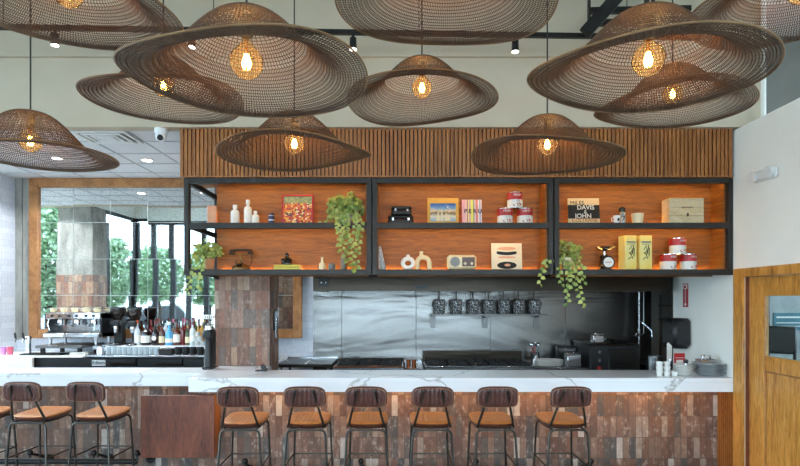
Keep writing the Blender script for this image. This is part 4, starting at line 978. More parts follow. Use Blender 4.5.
# ================================================================== back bar
BZ = 1.23
bb = thing('back_bar', 'black back bar cabinet with white top and steel glass rail', 'counter', (-3.6, 6.9, 0))
MB().box(-5.2, -2.1, 6.62, 7.12, 0, 1.1).build('body', M['black_plastic'], bb, world=True)
xa, xb = PX(90, 6.6), PX(207, 6.6)
MB().box(xa, -2.1, 6.5, 6.8, 1.115, 1.14, .003).build('glass_rail', M['steel'], bb, world=True)
MB().box(PX(97, 6.9), -2.1, 6.8, 7.17, BZ - .045, BZ, .004).build('worktop', M['marble'], bb, world=True)
MB().box(PX(97, 6.9), -2.12, 6.83, 7.12, 1.1, BZ - .045).build('riser', M['steel_dark'], bb, world=True)
MB().box(-5.22, PX(97, 6.9), 6.58, 7.17, 1.1, 1.125, .003).box(-5.22, PX(34, 6.6), 6.56, 6.6, .9, 1.1).build('sink_counter', M['white_paint'], bb, world=True)
dx = (-2.1 - xa) / 3
for k in range(3):
    d = MB().box(xa + k * dx + .01, xa + (k + 1) * dx - .01, 6.595, 6.62, .3, 1.085, .004).build('fridge_door', M['black_plastic'], bb, world=True)
    MB().box(xa + k * dx + .25, xa + (k + 1) * dx - .02, 6.585, 6.596, 1.0, 1.03, .003).build('handle', M['steel_dark'], d, world=True)
pl = MB().box(xa + .03, xa + .2, 6.588, 6.595, .995, 1.07, .002).build('name_plate', M['white_plastic'], bb, world=True)
text('Edison', .06, M['ink'], bb, (xa + .115 + 3.6, 6.587 - 6.9, 1.033), name='plate_lettering', bold=.001)
# espresso machine on its raised shelf
es = thing('machine_shelf', 'grey raised shelf on black legs under the espresso machine', 'shelf', (PX(74, 6.75), 6.8, 1.125))
x0, x1 = PX(43, 6.75), PX(96, 6.9) - .01; zt = PZ(345.5, 6.62)
MB().box(x0, x1, 6.6, 7.12, zt - .035, zt, .004).build('slab', M['steel_mid'], es, world=True)
for a, b in ((x0 + .06, 6.66), (x1 - .06, 6.66), (x0 + .06, 7.05), (x1 - .06, 7.05)): MB().box(a - .02, a + .02, b - .02, b + .02, 1.125, zt - .035).build('leg', M['black_metal'], es, world=True)
ey = 6.82; ex0, ex1 = PX(51, ey), PX(105, ey); exm = (ex0 + ex1) / 2; W = (ex1 - ex0) / 2
em = thing('espresso_machine', 'silver three group espresso machine with cups on top', 'espresso machine', (exm, ey + .05, zt))
S_ = .0131                                             # metres per picture pixel at this distance
def ez(py): return PZ(py, ey - .15) - zt
MB().box(-W, W, -.2, .22, ez(338), ez(333), .01).box(-W + .02, W - .02, .02, .21, ez(335), ez(314)).build('body', M['steel'], em)
MB().box(-W, W, -.16, .22, ez(319.5), ez(312.5), .012).build('top_housing', M['chrome'], em)
for a in (-W, W - .03): MB().box(a, a + .03, -.12, .22, ez(338), ez(313), .01).build('side_panel', M['black_plastic'], em)
MB().box(-W, -W + .26, -.206, -.198, ez(337.2), ez(334), .002).build('badge', M['white_plastic'], em)
MB().box(-W + .02, W - .02, -.19, .02, ez(333.4), ez(332.6)).build('drip_grate', M['steel_dark'], em)
for k in range(3):
    x = -W * .62 + k * W * .62
    g = MB().cyl((x, -.06, ez(320)), (x, -.06, ez(323.5)), .036, .04, 16).build('group_head', M['chrome'], em)
    MB().tube([(x, -.1, ez(324)), (x + .02, -.16, ez(324.5)), (x + .05, -.25, ez(325.5))], .012, 8).build('portafilter_handle', M['black_plastic'], g)
    MB().cyl((x, -.06, ez(325.5)), (x, -.06, ez(323.5)), .038).build('portafilter', M['chrome'], g)
    for j in (-.05, .05): MB().cyl((x + j, -.16, ez(316)), (x + j, -.17, ez(316)), .018, .016, 12).build('button', M['black_plastic'], em)
for s in (-1, 1): MB().tube([(s * (W - .06), -.17, ez(319)), (s * (W - .05), -.19, ez(324)), (s * (W - .07), -.18, ez(331))], .006).build('steam_wand', M['chrome'], em)
for a in (-W + .06, W - .06):
    for b in (-.15, .16): MB().cyl((a, b, 0), (a, b, ez(338)), .018, .022).build('foot', M['chrome'], em)
m = MB(); zr = ez(312.5)
m.tube([(-W + .02, -.14, zr + .05), (W - .02, -.14, zr + .05), (W - .02, .19, zr + .05), (-W + .02, .19, zr + .05)], .004, 6, True); m.build('cup_rail', M['chrome'], em)
CUP = None
for k in range(9):
    px = 54 + k * 5.6; x = PX(px, ey); y = ey - .02 + .09 * (k % 2)
    if CUP is None:
        CUP = thing('coffee_cup', 'small cream cup standing in the row on the espresso machine', 'cup', (x, y, zt + zr + .0005), 0, 'cups on the espresso machine')
        MB().lathe([(0, 0), (.022, 0), (.032, .02), (.034, .058), (.031, .058), (.028, .02), (0, .006)], n=18).build('body', M['cream'], CUP); MB().tube([(.032, 0, .048), (.048, 0, .042), (.047, 0, .024), (.03, 0, .018)], .004, 6).build('handle', M['cream'], CUP)
    else: dup(CUP, (x, y, zt + zr + .0005), k * .7)
for px, w_, pyt, lb in ((118, 1.0, 307, 'black coffee grinder with large hopper beside the espresso machine'), (135, .9, 308, 'second black coffee grinder just left of the bottles')):
    y = 6.95; zb = BZ; g = thing('coffee_grinder', lb, 'grinder', (PX(px, y), y, zb), 0, 'coffee grinders on the back bar'); hh = PZ(pyt, y) - zb; v_ = w_
    MB().box(-.075 * v_, .075 * v_, -.1, .1, 0, .03, .008).box(-.06 * v_, .06 * v_, .0, .1, .03, hh * .66, .015).box(-.065 * v_, .065 * v_, -.1, .1, hh * .5, hh * .66, .015).build('body', M['black_plastic'], g)
    MB().lathe([(0, hh * .66), (.05, hh * .66), (.1 * v_, hh * .82), (.1 * v_, hh * .96), (0, hh * .96)], n=20).build('hopper', pm('smoked_hopper', (44, 34, 28), (30, 24, 20), .15, coat=.5), g)
    MB().lathe([(0, hh * .96), (.104 * v_, hh * .96), (.1 * v_, hh), (0, hh)], n=20).build('lid', M['black_plastic'], g)
    MB().lathe([(.03, hh * .32), (.04, hh * .44), (.036, hh * .5), (0, hh * .5)], (0, -.06, 0), n=14).build('spout', M['chrome'], g)
    MB().box(-.045, .045, -.16, -.1, .012, .022, .004).build('tray', M['steel'], g)
# water tap, tumblers, trays at far left
tp = thing('draft_tap', 'silver drink tap tower with two black handles', 'tap', (PX(28.5, 6.75), 6.75, 1.125)); hh = PZ(336, 6.75) - 1.125
MB().lathe([(0, 0), (.055, 0), (.055, .012), (.034, .02), (.03, hh * .5), (.036, hh * .9), (.032, hh), (0, hh)], n=20).build('tower', M['chrome'], tp)
for x in (-.1, .0):
    s = MB().tube([(0, -.0, hh * .86), (x * .6, -.05, hh * .86), (x, -.09, hh * .84), (x, -.1, hh * .7)], .011).build('spout', M['chrome'], tp); MB().tube([(x, -.085, hh * .86), (x - .005, -.09, hh * 1.0), (x - .012, -.09, hh * 1.2)], [.008, .014, .011]).build('tap_handle', M['black_plastic'], s)
for px, mt, lb in ((3, pm('violet_glass', (190, 140, 210), (214, 160, 214), .15), 'violet pink tumbler at the far left edge'), (10, pm('rose_glass', (224, 92, 120), (232, 120, 140), .15), 'rose red tumbler next to the violet one')):
    y = 6.7; o = thing('tumbler', lb, 'glass', (PX(px, y), y, 1.125), 0, 'pink tumblers by the brick wall'); MB().lathe([(0, 0), (.032, 0), (.038, .1), (.035, .1), (.029, .006), (0, .006)], n=20).build('body', mt, o); MB().lathe([(0, .09), (.034, .09)], n=20).build('drink', mt, o)
dm = thing('bar_mat', 'long black rubber mat beside the drink tap', 'mat', (PX(45, 6.62), 6.72, 1.125)); MB().box(-.32, .2, -.12, .1, 0, .014, .004).build('mat', M['black_plastic'], dm)
m = MB()
for k in range(16): a = -.31 + k * .032; m.box(a, a + .012, -.11, .09, .014, .019)
m.build('ribs', M['black_plastic'], dm)
bn = thing('folded_towel', 'white folded bar towel under the machine shelf', 'towel', (PX(79, 6.68), 6.7, 1.125)); MB().box(-.1, .1, -.07, .07, 0, .02, .008).build('lower_fold', M['paper'], bn); MB().box(-.095, .095, -.068, .06, .02, .04, .009).build('upper_fold', M['paper'], bn)
pt = thing('milk_pitcher', 'steel milk pitcher on the glass rail', 'pitcher', (PX(101, 6.6), 6.6, 1.14)); MB().lathe([(0, 0), (.048, 0), (.05, .05), (.038, .09), (.044, .115), (.04, .113), (.034, .088), (0, .02)], n=20).build('body', M['chrome'], pt); MB().tube([(.04, 0, .1), (.075, 0, .09), (.074, 0, .03), (.047, 0, .02)], .006).build('handle', M['chrome'], pt)
# bottles: px, top py, width px, glass colour, cap colour, label colour, row, shoulder
cl = {'clear': M['glassware'], 'amber': pm('amber_glass', (96, 44, 20), (70, 30, 14), .12, coat=.5), 'black': pm('black_glass', (24, 18, 18), (34, 26, 24), .12, coat=.5), 'red': pm('red_glass', (110, 26, 26), (84, 18, 20), .12, coat=.5),
      'blue': pm('blue_bottle', (96, 176, 216), (74, 156, 204), .2, coat=.4), 'green': pm('green_glass', (72, 82, 44), (52, 62, 34), .12, coat=.5), 'gold': pm('golden_glass', (196, 150, 64), (170, 120, 44), .12, coat=.4), 'frost': pm('frosted_glass', (214, 220, 222), (200, 208, 212), .3)}
caps = {'o': pm('orange_cap', (222, 98, 42), None, .4), 'k': M['black_plastic'], 'r': pm('dark_red_cap', (128, 30, 34), (110, 24, 28), .4), 'p': pm('pink_cap', (214, 110, 140), None, .4), 'w': M['white_plastic'], 'g': pm('gold_cap', (190, 150, 80), None, .3, .8)}
BOT = [(137.3, 320.5, 5.6, 'frost', 'o', 'w', 0, .55, 'frosted clear bottle with orange cap, first in front row'), (146, 322, 9.5, 'black', 'k', 'w', 0, .55, 'wide black bottle with white label near the coffee grinder'),
       (155.5, 321, 7.4, 'black', 'r', 'round', 0, .5, 'dark bottle with round white label in front row'), (162, 323.5, 5.8, 'amber', 'k', 'cream', 0, .6, 'brown bottle with cream label left of the blue bottle'),
       (169.3, 322, 7.2, 'blue', 'w', 'pale', 0, .5, 'square blue bottle in the middle of the front row'), (177, 319, 7.2, 'amber', 'k', 'w', 0, .5, 'dark brown bottle with white label right of the blue one'),
       (182.8, 321, 4.6, 'red', 'r', None, 0, .6, 'slim dark red bottle right of centre in front row'), (187.6, 325, 4.6, 'green', 'g', 'cream', 0, .6, 'short olive green bottle in the front row'),
       (192.6, 322, 5.6, 'frost', 'r', 'w', 0, .6, 'frosted bottle with red cap toward the right end'), (198.4, 325, 5.2, 'gold', 'g', 'w', 0, .6, 'golden bottle last in the front row'),
       (142.5, 321, 4.8, 'amber', 'k', None, 1, .6, 'amber bottle behind the frosted clear one'), (150.8, 320, 4.8, 'red', 'r', None, 1, .6, 'red bottle in back row between two black bottles'),
       (158.5, 318.5, 5, 'amber', 'r', None, 1, .55, 'tall amber bottle with red cap in back row'), (165.5, 320, 5, 'frost', 'k', None, 1, .6, 'frosted bottle in back row beside the blue bottle'),
       (173.5, 319, 4.8, 'clear', 'p', None, 1, .6, 'clear bottle with pink cap in back row'), (185.3, 318.8, 4.8, 'red', 'p', None, 1, .6, 'dark red bottle with pink cap in back row'),
       (190.4, 319.5, 4.6, 'red', 'r', None, 1, .6, 'red bottle with red cap in back row'), (196, 321, 4.8, 'green', 'g', None, 1, .6, 'green bottle in back row toward the right end'), (202, 322, 5, 'gold', 'w', None, 1, .6, 'golden bottle with white cap, rightmost in back row')]
for px, pyt, wpx, g, cp, lb_, row, sh, label in BOT:
    y = 6.9 + .12 * row; hh = PZ(pyt, y) - BZ; rr_ = wpx * y / F / 2
    o = thing('liquor_bottle', label, 'bottle', (PX(px, y), y, BZ), 0, 'bottles on the back bar')
    MB().lathe([(0, .004), (rr_ * .9, 0), (rr_, .012), (rr_, hh * sh), (rr_ * .85, hh * (sh + .06)), (rr_ * .36, hh * (sh + .16)), (rr_ * .3, hh * .9), (0, hh * .9)], n=18).build('glass', cl[g], o)
    MB().lathe([(0, hh * .88), (rr_ * .38, hh * .88), (rr_ * .38, hh), (0, hh)], n=12).build('cap', caps[cp], o)
    if lb_ == 'round': MB().cyl((0, -rr_ * 1.0, hh * .3), (0, -rr_ * 1.03, hh * .3), rr_ * .62, rr_ * .62, 18).build('label', M['paper'], o)
    elif lb_: MB().lathe([(rr_ * 1.015, hh * .12), (rr_ * 1.015, hh * (.42 if lb_ != 'pale' else .3))], n=18).build('label', M['cream'] if lb_ == 'cream' else M['paper'], o)
# glasses and cups on the steel rail
G0 = None
for k in range(10):
    x = PX(108.5 + k * 5.4, 6.58)
    if G0 is None:
        G0 = thing('rocks_glass', 'clear short glass in the row on the steel rail', 'glass', (x, 6.58, 1.14), 0, 'clear glasses on the steel rail')
        MB().lathe([(0, 0), (.029, 0), (.031, .012), (.034, .098), (.0315, .098), (.028, .014), (0, .014)], n=18).build('body', M['tumbler'], G0)
    else: dup(G0, (x, 6.58, 1.14))
K0 = None
for k in range(4):
    x = PX(178.5 + k * 7.3, 6.58)
    if K0 is None:
        K0 = thing('black_cup', 'matte black cup in the row on the steel rail', 'cup', (x, 6.58, 1.14), 0, 'black cups on the steel rail'); MB().lathe([(0, 0), (.034, 0), (.042, .02), (.043, .098), (.039, .098), (.037, .02), (0, .01)], n=18).build('body', M['black_plastic'], K0)
    else: dup(K0, (x, 6.58, 1.14))
b = thing('storage_box', 'low black box between clear glasses and black cups', 'box', (PX(167, 6.6), 6.6, 1.14)); MB().box(-.085, .085, -.06, .08, 0, .075, .008).build('body', M['black_plastic'], b); MB().box(-.08, .08, -.063, -.058, .05, .07).build('lip', M['steel_dark'], b)
q = 0; C0 = None
for r_, n in enumerate((3, 2, 1)):
    for k in range(n):
        loc = (PX(198.5, 6.86) + (k - (n - 1) / 2) * .068, 6.83, BZ + r_ * .062)
        if C0 is None: C0 = thing('plastic_cup', 'clear upturned cup in the small pile by the pillar', 'cup', loc, 0, 'clear cups piled on the back bar'); MB().lathe([(.034, 0), (.032, .002), (.024, .06), (0, .061)], n=16).build('body', M['tumbler'], C0)
        else: dup(C0, loc)
cm = thing('coffee_brewer', 'tall black coffee brewer with steel top left of the pillar', 'coffee maker', (PX(210, 5.75), 5.72, ZT)); hh = PZ(326, 5.72) - ZT
MB().box(-.055, .055, -.075, .09, 0, .03, .01).box(-.053, .053, .02, .09, .03, hh * .8, .02).build('body', M['black_plastic'], cm); MB().box(-.055, .055, -.07, .09, hh * .72, hh * .92, .02).build('head', M['black_plastic'], cm)
MB().lathe([(0, hh * .92), (.05, hh * .92), (.046, hh), (0, hh)], (0, .01, 0), n=20).build('lid', M['chrome'], cm); MB().lathe([(0, .03), (.045, .03), (.05, .1), (.034, .2), (.038, hh * .7), (0, hh * .7)], (0, -.022, 0), n=20).build('carafe', M['black_plastic'], cm)
rd_ = thing('card_reader', 'black wall reader with silver bars on the pillar side', 'reader', (-1.44, 6.2, 1.5)); MB().box(-.002, .02, -.07, .07, -.03, .2, .004).build('body', M['black_plastic'], rd_)
for y in (-.05, .06): MB().box(.02, .04, y - .012, y + .012, -.12 + (y > 0) * .12, .12 + (y > 0) * .12, .004).build('bar', M['chrome'], rd_)
ct = thing('phone_stand', 'small black phone stand with red button beside the pillar', 'stand', (PX(262, 5.6), 5.55, ZT)); MB().prism([(-.05, 0), (.06, 0), (.06, .012), (.02, .075), (.005, .07), (.02, .012), (-.05, .012)], -.04, .04).build('stand', M['black_plastic'], ct); MB().cyl((.02, -.02, .07), (.015, -.02, .082), .012).build('button', M['red'], ct)

# ================================================================== kitchen line
hd = thing('range_hood', 'long steel extraction hood behind the shelves', 'hood', (1.1, 6.6, 1.934))
hx0, hx1 = PX(313, 6.0), PX(668, 6.0)
m = MB().box(hx0, hx1, 6.0, 6.03, 1.934, 2.6).box(hx0, hx1, 6.03, 7.17, 2.5, 2.6).box(hx0, hx0 + .02, 6.03, 7.17, 1.934, 2.5).box(hx1 - .02, hx1, 6.03, 7.17, 1.934, 2.5).box(hx0, hx1, 6.03, 6.1, 1.934, 1.95)
m.build('canopy', M['steel_dark'], hd, world=True)
m = MB()
for k in range(14): a = hx0 + .1 + k * .285; m.box(a, a + .26, 6.35, 6.37, 2.02, 2.45)
m.build('filter', M['steel'], hd, world=True)
cp_ = MB().box(PX(319, 6), PX(328.5, 6), 5.99, 6.0, PZ(287, 6), PZ(278.5, 6), .002).build('control_panel', M['black_plastic'], hd, world=True)
for dx in (-.025, .025): x = PX(323.7, 6) + dx; MB().cyl((x, 5.984, 2.03), (x, 5.99, 2.03), .008).build('indicator', M['white_plastic'], cp_, world=True)
MB().box(PX(414, 6), PX(427, 6), 5.994, 6.0, PZ(289, 6), PZ(285.5, 6)).build('name_plate', M['black_plastic'], hd, world=True)
for x in (-.1, 1.1, 2.4):  # added lamps hidden inside the canopy, brightening the steel wall
    MB().lathe([(.05, 0), (.055, -.02), (.03, -.035), (0, -.035)], (x, 6.7, 2.499), n=16).build('added_hood_lamp', M['lamp_white'], hd, world=True)
    light('added_hood_fill', 'POINT', (x, 6.7, 2.42), 3.5, (1, .95, .88), size=.04)
wsf = thing('wall_shelf', 'narrow steel wall shelf carrying seven speckled pots', 'shelf', (PX(488, 7.05), 7.1, PZ(316, 7.05))); zs_ = PZ(314.0, 6.95)
MB().box(PX(431, 6.95), PX(546, 6.95), 6.9, 7.17, zs_ - .02, zs_, .003).build('board', M['steel_mid'], wsf, world=True)
for px in (434, 487, 540): x = PX(px, 7.0); MB().box(x - .035, x + .035, 7.15, 7.175, zs_ - .2, zs_ - .02).box(x - .03, x - .026, 6.95, 7.155, zs_ - .06, zs_ - .02).build('bracket', M['steel_mid'], wsf, world=True)
pat = NT('speckled_pot'); v = pat.coord(); f = pat.noise(v, 60, 2); pat.pbr(pat.ramp(f, [(.5, (18, 18, 20)), (.6, (190, 192, 194))]), .3); M['speckle'] = pat.mat
P0 = None; names = ['first', 'second', 'third', 'fourth', 'fifth', 'sixth', 'seventh']
for px, nm in zip((439.5, 456.5, 473.3, 488.7, 504, 519, 534.5), names):
    loc = (PX(px, 7.02), 7.02, zs_); lb = nm + ' speckled dark pot from left on the steel wall shelf'
    if P0 is None:
        P0 = thing('speckled_pot', lb, 'pot', loc, 0, 'speckled pots on the kitchen shelf')
        MB().lathe([(0, 0), (.062, 0), (.076, .03), (.08, .1), (.074, .185), (.068, .185), (.066, .03), (0, .02)], n=22).build('body', M['speckle'], P0); MB().lathe([(.074, .18), (.079, .187), (.075, .195), (.067, .195), (.067, .18)], n=22).build('rim', M['black_plastic'], P0)
        MB().tube([(.005, .0, .05), (.0, .04, .22), (.0, .05, .315), (.02, .04, .33)], .008).build('ladle', M['black_plastic'], P0)
        for s in (-1, 1): MB().tube([(s * .074, 0, .16), (s * .094, 0, .15), (s * .094, 0, .11), (s * .076, 0, .1)], .007).build('handle', M['black_plastic'], P0)
    else: dup(P0, loc, None, lb)
def grate(mb, x0, x1, y0, y1, z):
    n = max(1, round((x1 - x0) / .28)); w = (x1 - x0) / n
    for k in range(n):
        a, b = x0 + k * w + .01, x0 + (k + 1) * w - .01
        for j in range(2):
            c, d = y0 + (y1 - y0) * j / 2 + .01, y0 + (y1 - y0) * (j + 1) / 2 - .01
            for q in (a, b - .014): mb.box(q, q + .014, c, d, z, z + .022)
            for q in (c, d - .014): mb.box(a, b, q, q + .014, z, z + .022)
            mb.box((a + b) / 2 - .007, (a + b) / 2 + .007, c, d, z + .006, z + .03); mb.box(a, b, (c + d) / 2 - .007, (c + d) / 2 + .007, z + .006, z + .03)
def cooker(name, label, px0, px1, guard, y0=6.42, z=1.0):
    xa, xb = PX(px0, 6.6), PX(px1, 6.6); r = thing(name, label, 'range', ((xa + xb) / 2, 6.75, 0))
    MB().box(xa, xb, y0, 7.1, .15, z, .006).build('body', M['steel'], r, world=True); MB().box(xa + .03, xb - .03, y0 + .05, 7.05, z, z + .012).build('burner_tray', M['black_iron'], r, world=True)
    m = MB(); grate(m, xa + .03, xb - .03, y0 + .05, 7.03, z + .012); m.build('grates', M['black_iron'], r, world=True)
    n = max(2, round((xb - xa) / .28))
    for k in range(n):
        x = xa + (k + .5) * (xb - xa) / n
        for y in (6.6, 6.88): MB().cyl((x, y, z + .012), (x, y, z + .03), .045, .04, 14).build('burner', M['steel_dark'], r, world=True)
        MB().cyl((x, y0, z - .08), (x, y0 - .035, z - .08), .022, .018, 12).build('knob', M['black_plastic'], r, world=True)
    MB().box(xa, xb, y0 - .01, y0 + .04, z, z + .015, .004).build('front_rail', M['copper'] if guard < .05 else M['steel'], r, world=True)  # copper colour on the low-guard range paints a warm reflection on its lip
    MB().box(xa, xb, 7.07, 7.1, z, z + guard, .003).build('backguard', M['steel_dark'], r, world=True)
    for x in (xa + .05, xb - .05):
        for y in (6.47, 7.0): MB().cyl((x, y, 0), (x, y, .15), .025).build('leg', M['steel'], r, world=True)
cooker('gas_range', 'steel gas range with black grates, left, front rail tinted like a warm reflection', 335, 404, .04)
cooker('gas_range', 'long steel gas range with tall back guard, below the shelf of pots', 425, 531, .14)
def table(label, px0, px1, z, y0=6.45, top=None):
    xa, xb = PX(px0, 6.6), PX(px1, 6.6); r = thing('work_table', label, 'table', ((xa + xb) / 2, 6.75, 0))
    MB().box(xa, xb, y0, 7.14, z - .04, z, .004).build('top', top or M['steel'], r, world=True); MB().box(xa + .03, xb - .03, y0 + .05, 7.1, .25, .28).build('undershelf', M['steel'], r, world=True); MB().box(xa, xb, 7.14, 7.16, z, z + .02).build('upstand', M['steel'], r, world=True)
    for x in (xa + .04, xb - .04):
        for y in (y0 + .05, 7.08): MB().cyl((x, y, 0), (x, y, z - .04), .02).build('leg', M['steel'], r, world=True)
    return xa, xb
table('dark topped steel table between pillar and gas range', 279, 333, 1.03, 6.46, M['steel_dark'])
table('small steel table between the two gas ranges', 405, 424, .98)
table('steel work table right of the long range', 532, 584, .99)
for px, py, lb, w_ in ((283, 361, 'white folded paper tent beside the pillar', .1), (309.5, 366, 'crumpled white napkin on the dark table', .06)):
    o = thing('paper_tent', lb, 'paper', (PX(px, 6.5), 6.52, 1.03), .3); MB().prism([(-w_, 0), (-w_ + .004, 0), (.0, w_ * .75), (w_ - .004, 0), (w_, 0), (.002, w_ * .8)], -.04, .04).build('sheet', M['paper'], o)
for k, px in enumerate((408.5, 414)):
    o = thing('copper_cup', ('left', 'right')[k] + ' copper cup on the small table between ranges', 'cup', (PX(px, 6.6), 6.6, .98), 0, 'copper cups between the ranges'); MB().lathe([(0, 0), (.028, 0), (.03, .09), (.027, .09), (.025, .01), (0, .01)], n=18).build('body', M['copper'], o); MB().tube([(.029, 0, .075), (.05, 0, .07), (.05, 0, .03), (.029, 0, .022)], .004).build('handle', M['copper'], o)
# on the right work table
PL0 = None
for k in range(6):
    loc = (PX(548, 6.65), 6.65, .99 + k * .012)
    if PL0 is None: PL0 = thing('oval_platter', 'flat white oval platter in the pile by the long range', 'plate', loc, 0, 'oval platters on the work table'); MB().lathe([(0, 0), (.14, 0), (.19, .016), (.19, .02), (.13, .006), (0, .006)], n=32, sy=.75).build('body', M['ceramic'], PL0)
    else: dup(PL0, loc, None, None)
u = thing('utensil_crock', 'steel crock holding utensils behind the platters', 'crock', (PX(536, 6.8), 6.85, .99)); MB().lathe([(0, 0), (.055, 0), (.058, .15), (.053, .15), (.05, .01), (0, .01)], n=20).build('body', M['chrome'], u)
for k in range(5):
    an = k * 1.3; o = thing('utensil', ['black handled ladle in the steel crock', 'red handled tongs in the steel crock', 'red handled spatula in the steel crock', 'steel whisk standing in the crock', 'long steel spoon standing in the crock'][k], 'utensil', (PX(536, 6.8), 6.85, 1.001), an, 'utensils in the crock')
    MB().tube([(0, 0, 0), (.03, 0, .15), (.045, 0, .22)], .006).build('handle', [M['black_plastic'], M['red'], M['red'], M['chrome'], M['chrome']][k], o); MB().ball((.05, 0, .24), .024, 10, (1, .5, 1.1)).build('head', M['chrome'], o)
p = thing('steel_container', 'square steel food container on the right work table', 'container', (PX(572.5, 6.6), 6.6, .99)); MB().box(-.09, .09, -.08, .08, 0, .17, .012).build('body', M['steel'], p); MB().box(-.098, .098, -.088, .088, .17, .18, .004).build('rim', M['chrome'], p)
p = thing('spice_rack', 'dark box with steel lid behind the square container', 'box', (PX(566, 7.0), 7.0, .99)); MB().box(-.13, .13, -.06, .06, 0, .22, .01).build('body', M['black_plastic'], p); MB().box(-.11, .11, -.066, -.06, .14, .19, .003).build('label_strip', M['steel'], p)
ov = thing('convection_oven', 'black countertop oven with rack door near the kitchen right end', 'oven', (PX(616, 6.5), 6.75, 0)); xa, xb = PX(590, 6.5), PX(640, 6.5)
MB().box(xa, xb, 6.5, 7.1, .1, 1.262, .01).build('body', M['black_plastic'], ov, world=True); MB().box(xa - .005, xb + .005, 6.48, 7.12, 1.262, 1.28, .004).build('top', M['steel_dark'], ov, world=True)
dr = MB().box(PX(608, 6.5), PX(638, 6.5), 6.488, 6.5, .7, 1.22, .006).build('door', M['black_metal'], ov, world=True); m = MB()
for k in range(9): z = 1.19 - k * .045; m.box(PX(610, 6.5), PX(636, 6.5), 6.48, 6.487, z - .018, z)
m.build('rack', M['steel_dark'], dr, world=True)
for k in range(3): x = PX(599, 6.5); MB().cyl((x, 6.5, 1.18 - k * .1), (x, 6.475, 1.18 - k * .1), .022, .02, 14).build('knob', M['red'] if k == 2 else M['steel'], ov, world=True)
for x in (xa + .05, xb - .05): MB().box(x - .03, x + .03, 6.55, 7.05, 0, .1).build('foot', M['black_metal'], ov, world=True)
fp = thing('frying_pan', 'black frying pan lying on top of the oven', 'pan', (PX(621, 6.65), 6.68, 1.28)); MB().lathe([(0, 0), (.09, 0), (.125, .04), (.121, .04), (.086, .006), (0, .006)], n=28).build('pan', M['black_iron'], fp); MB().tube([(-.1, -.05, .03), (-.17, -.09, .05), (-.24, -.12, .055)], .01).build('handle', M['chrome'], fp)
fc = thing('steel_canister', 'tall steel canister on the oven beside the pan', 'canister', (PX(598, 6.6), 6.62, 1.28)); MB().box(-.07, .07, -.06, .06, 0, .11, .015).build('body', M['steel'], fc); MB().box(-.073, .073, -.063, .063, .11, .125, .006).build('lid', M['chrome'], fc)
fx = thing('rinse_faucet', 'tall steel rinse faucet with spring hose at kitchen right', 'faucet', (PX(641, 6.95), 7.0, 1.0)); x = 0
MB().cyl((0, 0, 0), (0, 0, .95), .016).build('riser', M['steel'], fx); m = MB(); m.tube([(.022 * math.cos(k * .9), .022 * math.sin(k * .9), .25 + k * .0042) for k in range(140)], .005, 5); m.build('spring', M['steel_dark'], fx)
MB().tube([(0, 0, .55), (.05, -.06, .5), (.12, -.1, .42), (.12, -.1, .34)], .012).build('spout', M['chrome'], fx); MB().box(-.05, .05, -.02, .02, .34, .38, .01).build('valve', M['chrome'], fx); MB().cyl((.06, 0, .38), (.06, 0, 1.0), .006).build('hose', M['white_plastic'], fx)
MB().box(-.15, .3, -.35, .15, -1.0, 0, .01).build('sink_base', M['steel_dark'], fx)
sp_ = thing('alcove_shelf', 'dark steel shelf rails in the kitchen corner alcove', 'shelf', (3.75, 6.95, 0)); MB().box(3.62, 4.15, 6.8, 7.15, 1.55, 1.575).build('board', M['steel_dark'], sp_, world=True); MB().box(3.62, 4.15, 6.8, 7.15, 1.75, 1.775).build('board', M['steel_dark'], sp_, world=True)
for x in (3.64, 4.13):
    for y in (6.82, 7.13): MB().cyl((x, y, 0), (x, y, 1.9), .014).build('post', M['steel_dark'], sp_, world=True)
po = thing('stock_pot', 'steel stock pot at the dark right end of the kitchen', 'pot', (PX(652, 6.55), 6.5, 0)); MB().lathe([(0, .6), (.1, .6), (.1, 1.13), (.096, 1.13), (.09, .62), (0, .62)], n=24).build('pot', M['steel'], po); MB().lathe([(0, 0), (.12, 0), (.12, .6), (0, .6)], n=16).build('pedestal', M['steel_dark'], po)

# ================================================================== right wall fittings
td = thing('towel_dispenser', 'black paper towel dispenser on the right wall', 'dispenser', (XR, 5.92, PZ(318, 5.92))); hh = PZ(318, 5.85) - PZ(347, 5.85)
MB().box(-.2, -.001, -.15, .15, -hh, 0, .035).build('cover', M['black_plastic'], td); MB().box(-.206, -.19, -.1, .1, -hh * .5, -hh * .12, .006).build('window', M['black_metal'], td); MB().box(-.17, -.04, -.12, .12, -hh - .012, -hh + .002).build('outlet_slot', M['black_metal'], td)
sg = thing('extinguisher_sign', 'red vertical fire extinguisher sign on the right wall', 'sign', (XR, 5.9, PZ(283.5, 5.9))); h_ = PZ(283.5, 5.9) - PZ(307, 5.9)
MB().box(-.005, -.0005, -.05, .05, -h_, 0).build('plate', M['red'], sg); MB().box(-.006, -.005, -.04, .04, -h_ * .23, -h_ * .04).build('pictogram_panel', M['paper'], sg); MB().cyl((-.0065, 0, -h_ * .2), (-.0065, 0, -h_ * .1), .014).build('pictogram', M['red'], sg)
text('FIRE EXTINGUISHER', .021, M['paper'], sg, (-.0062, 0, -h_ * .54), rot=(PI / 2, PI / 2, -PI / 2), bold=.0006); MB().prism([(-.03, -h_ * .86), (.03, -h_ * .86), (0, -h_ * .97)], -.0062, -.005, 'x').build('arrow', M['paper'], sg)
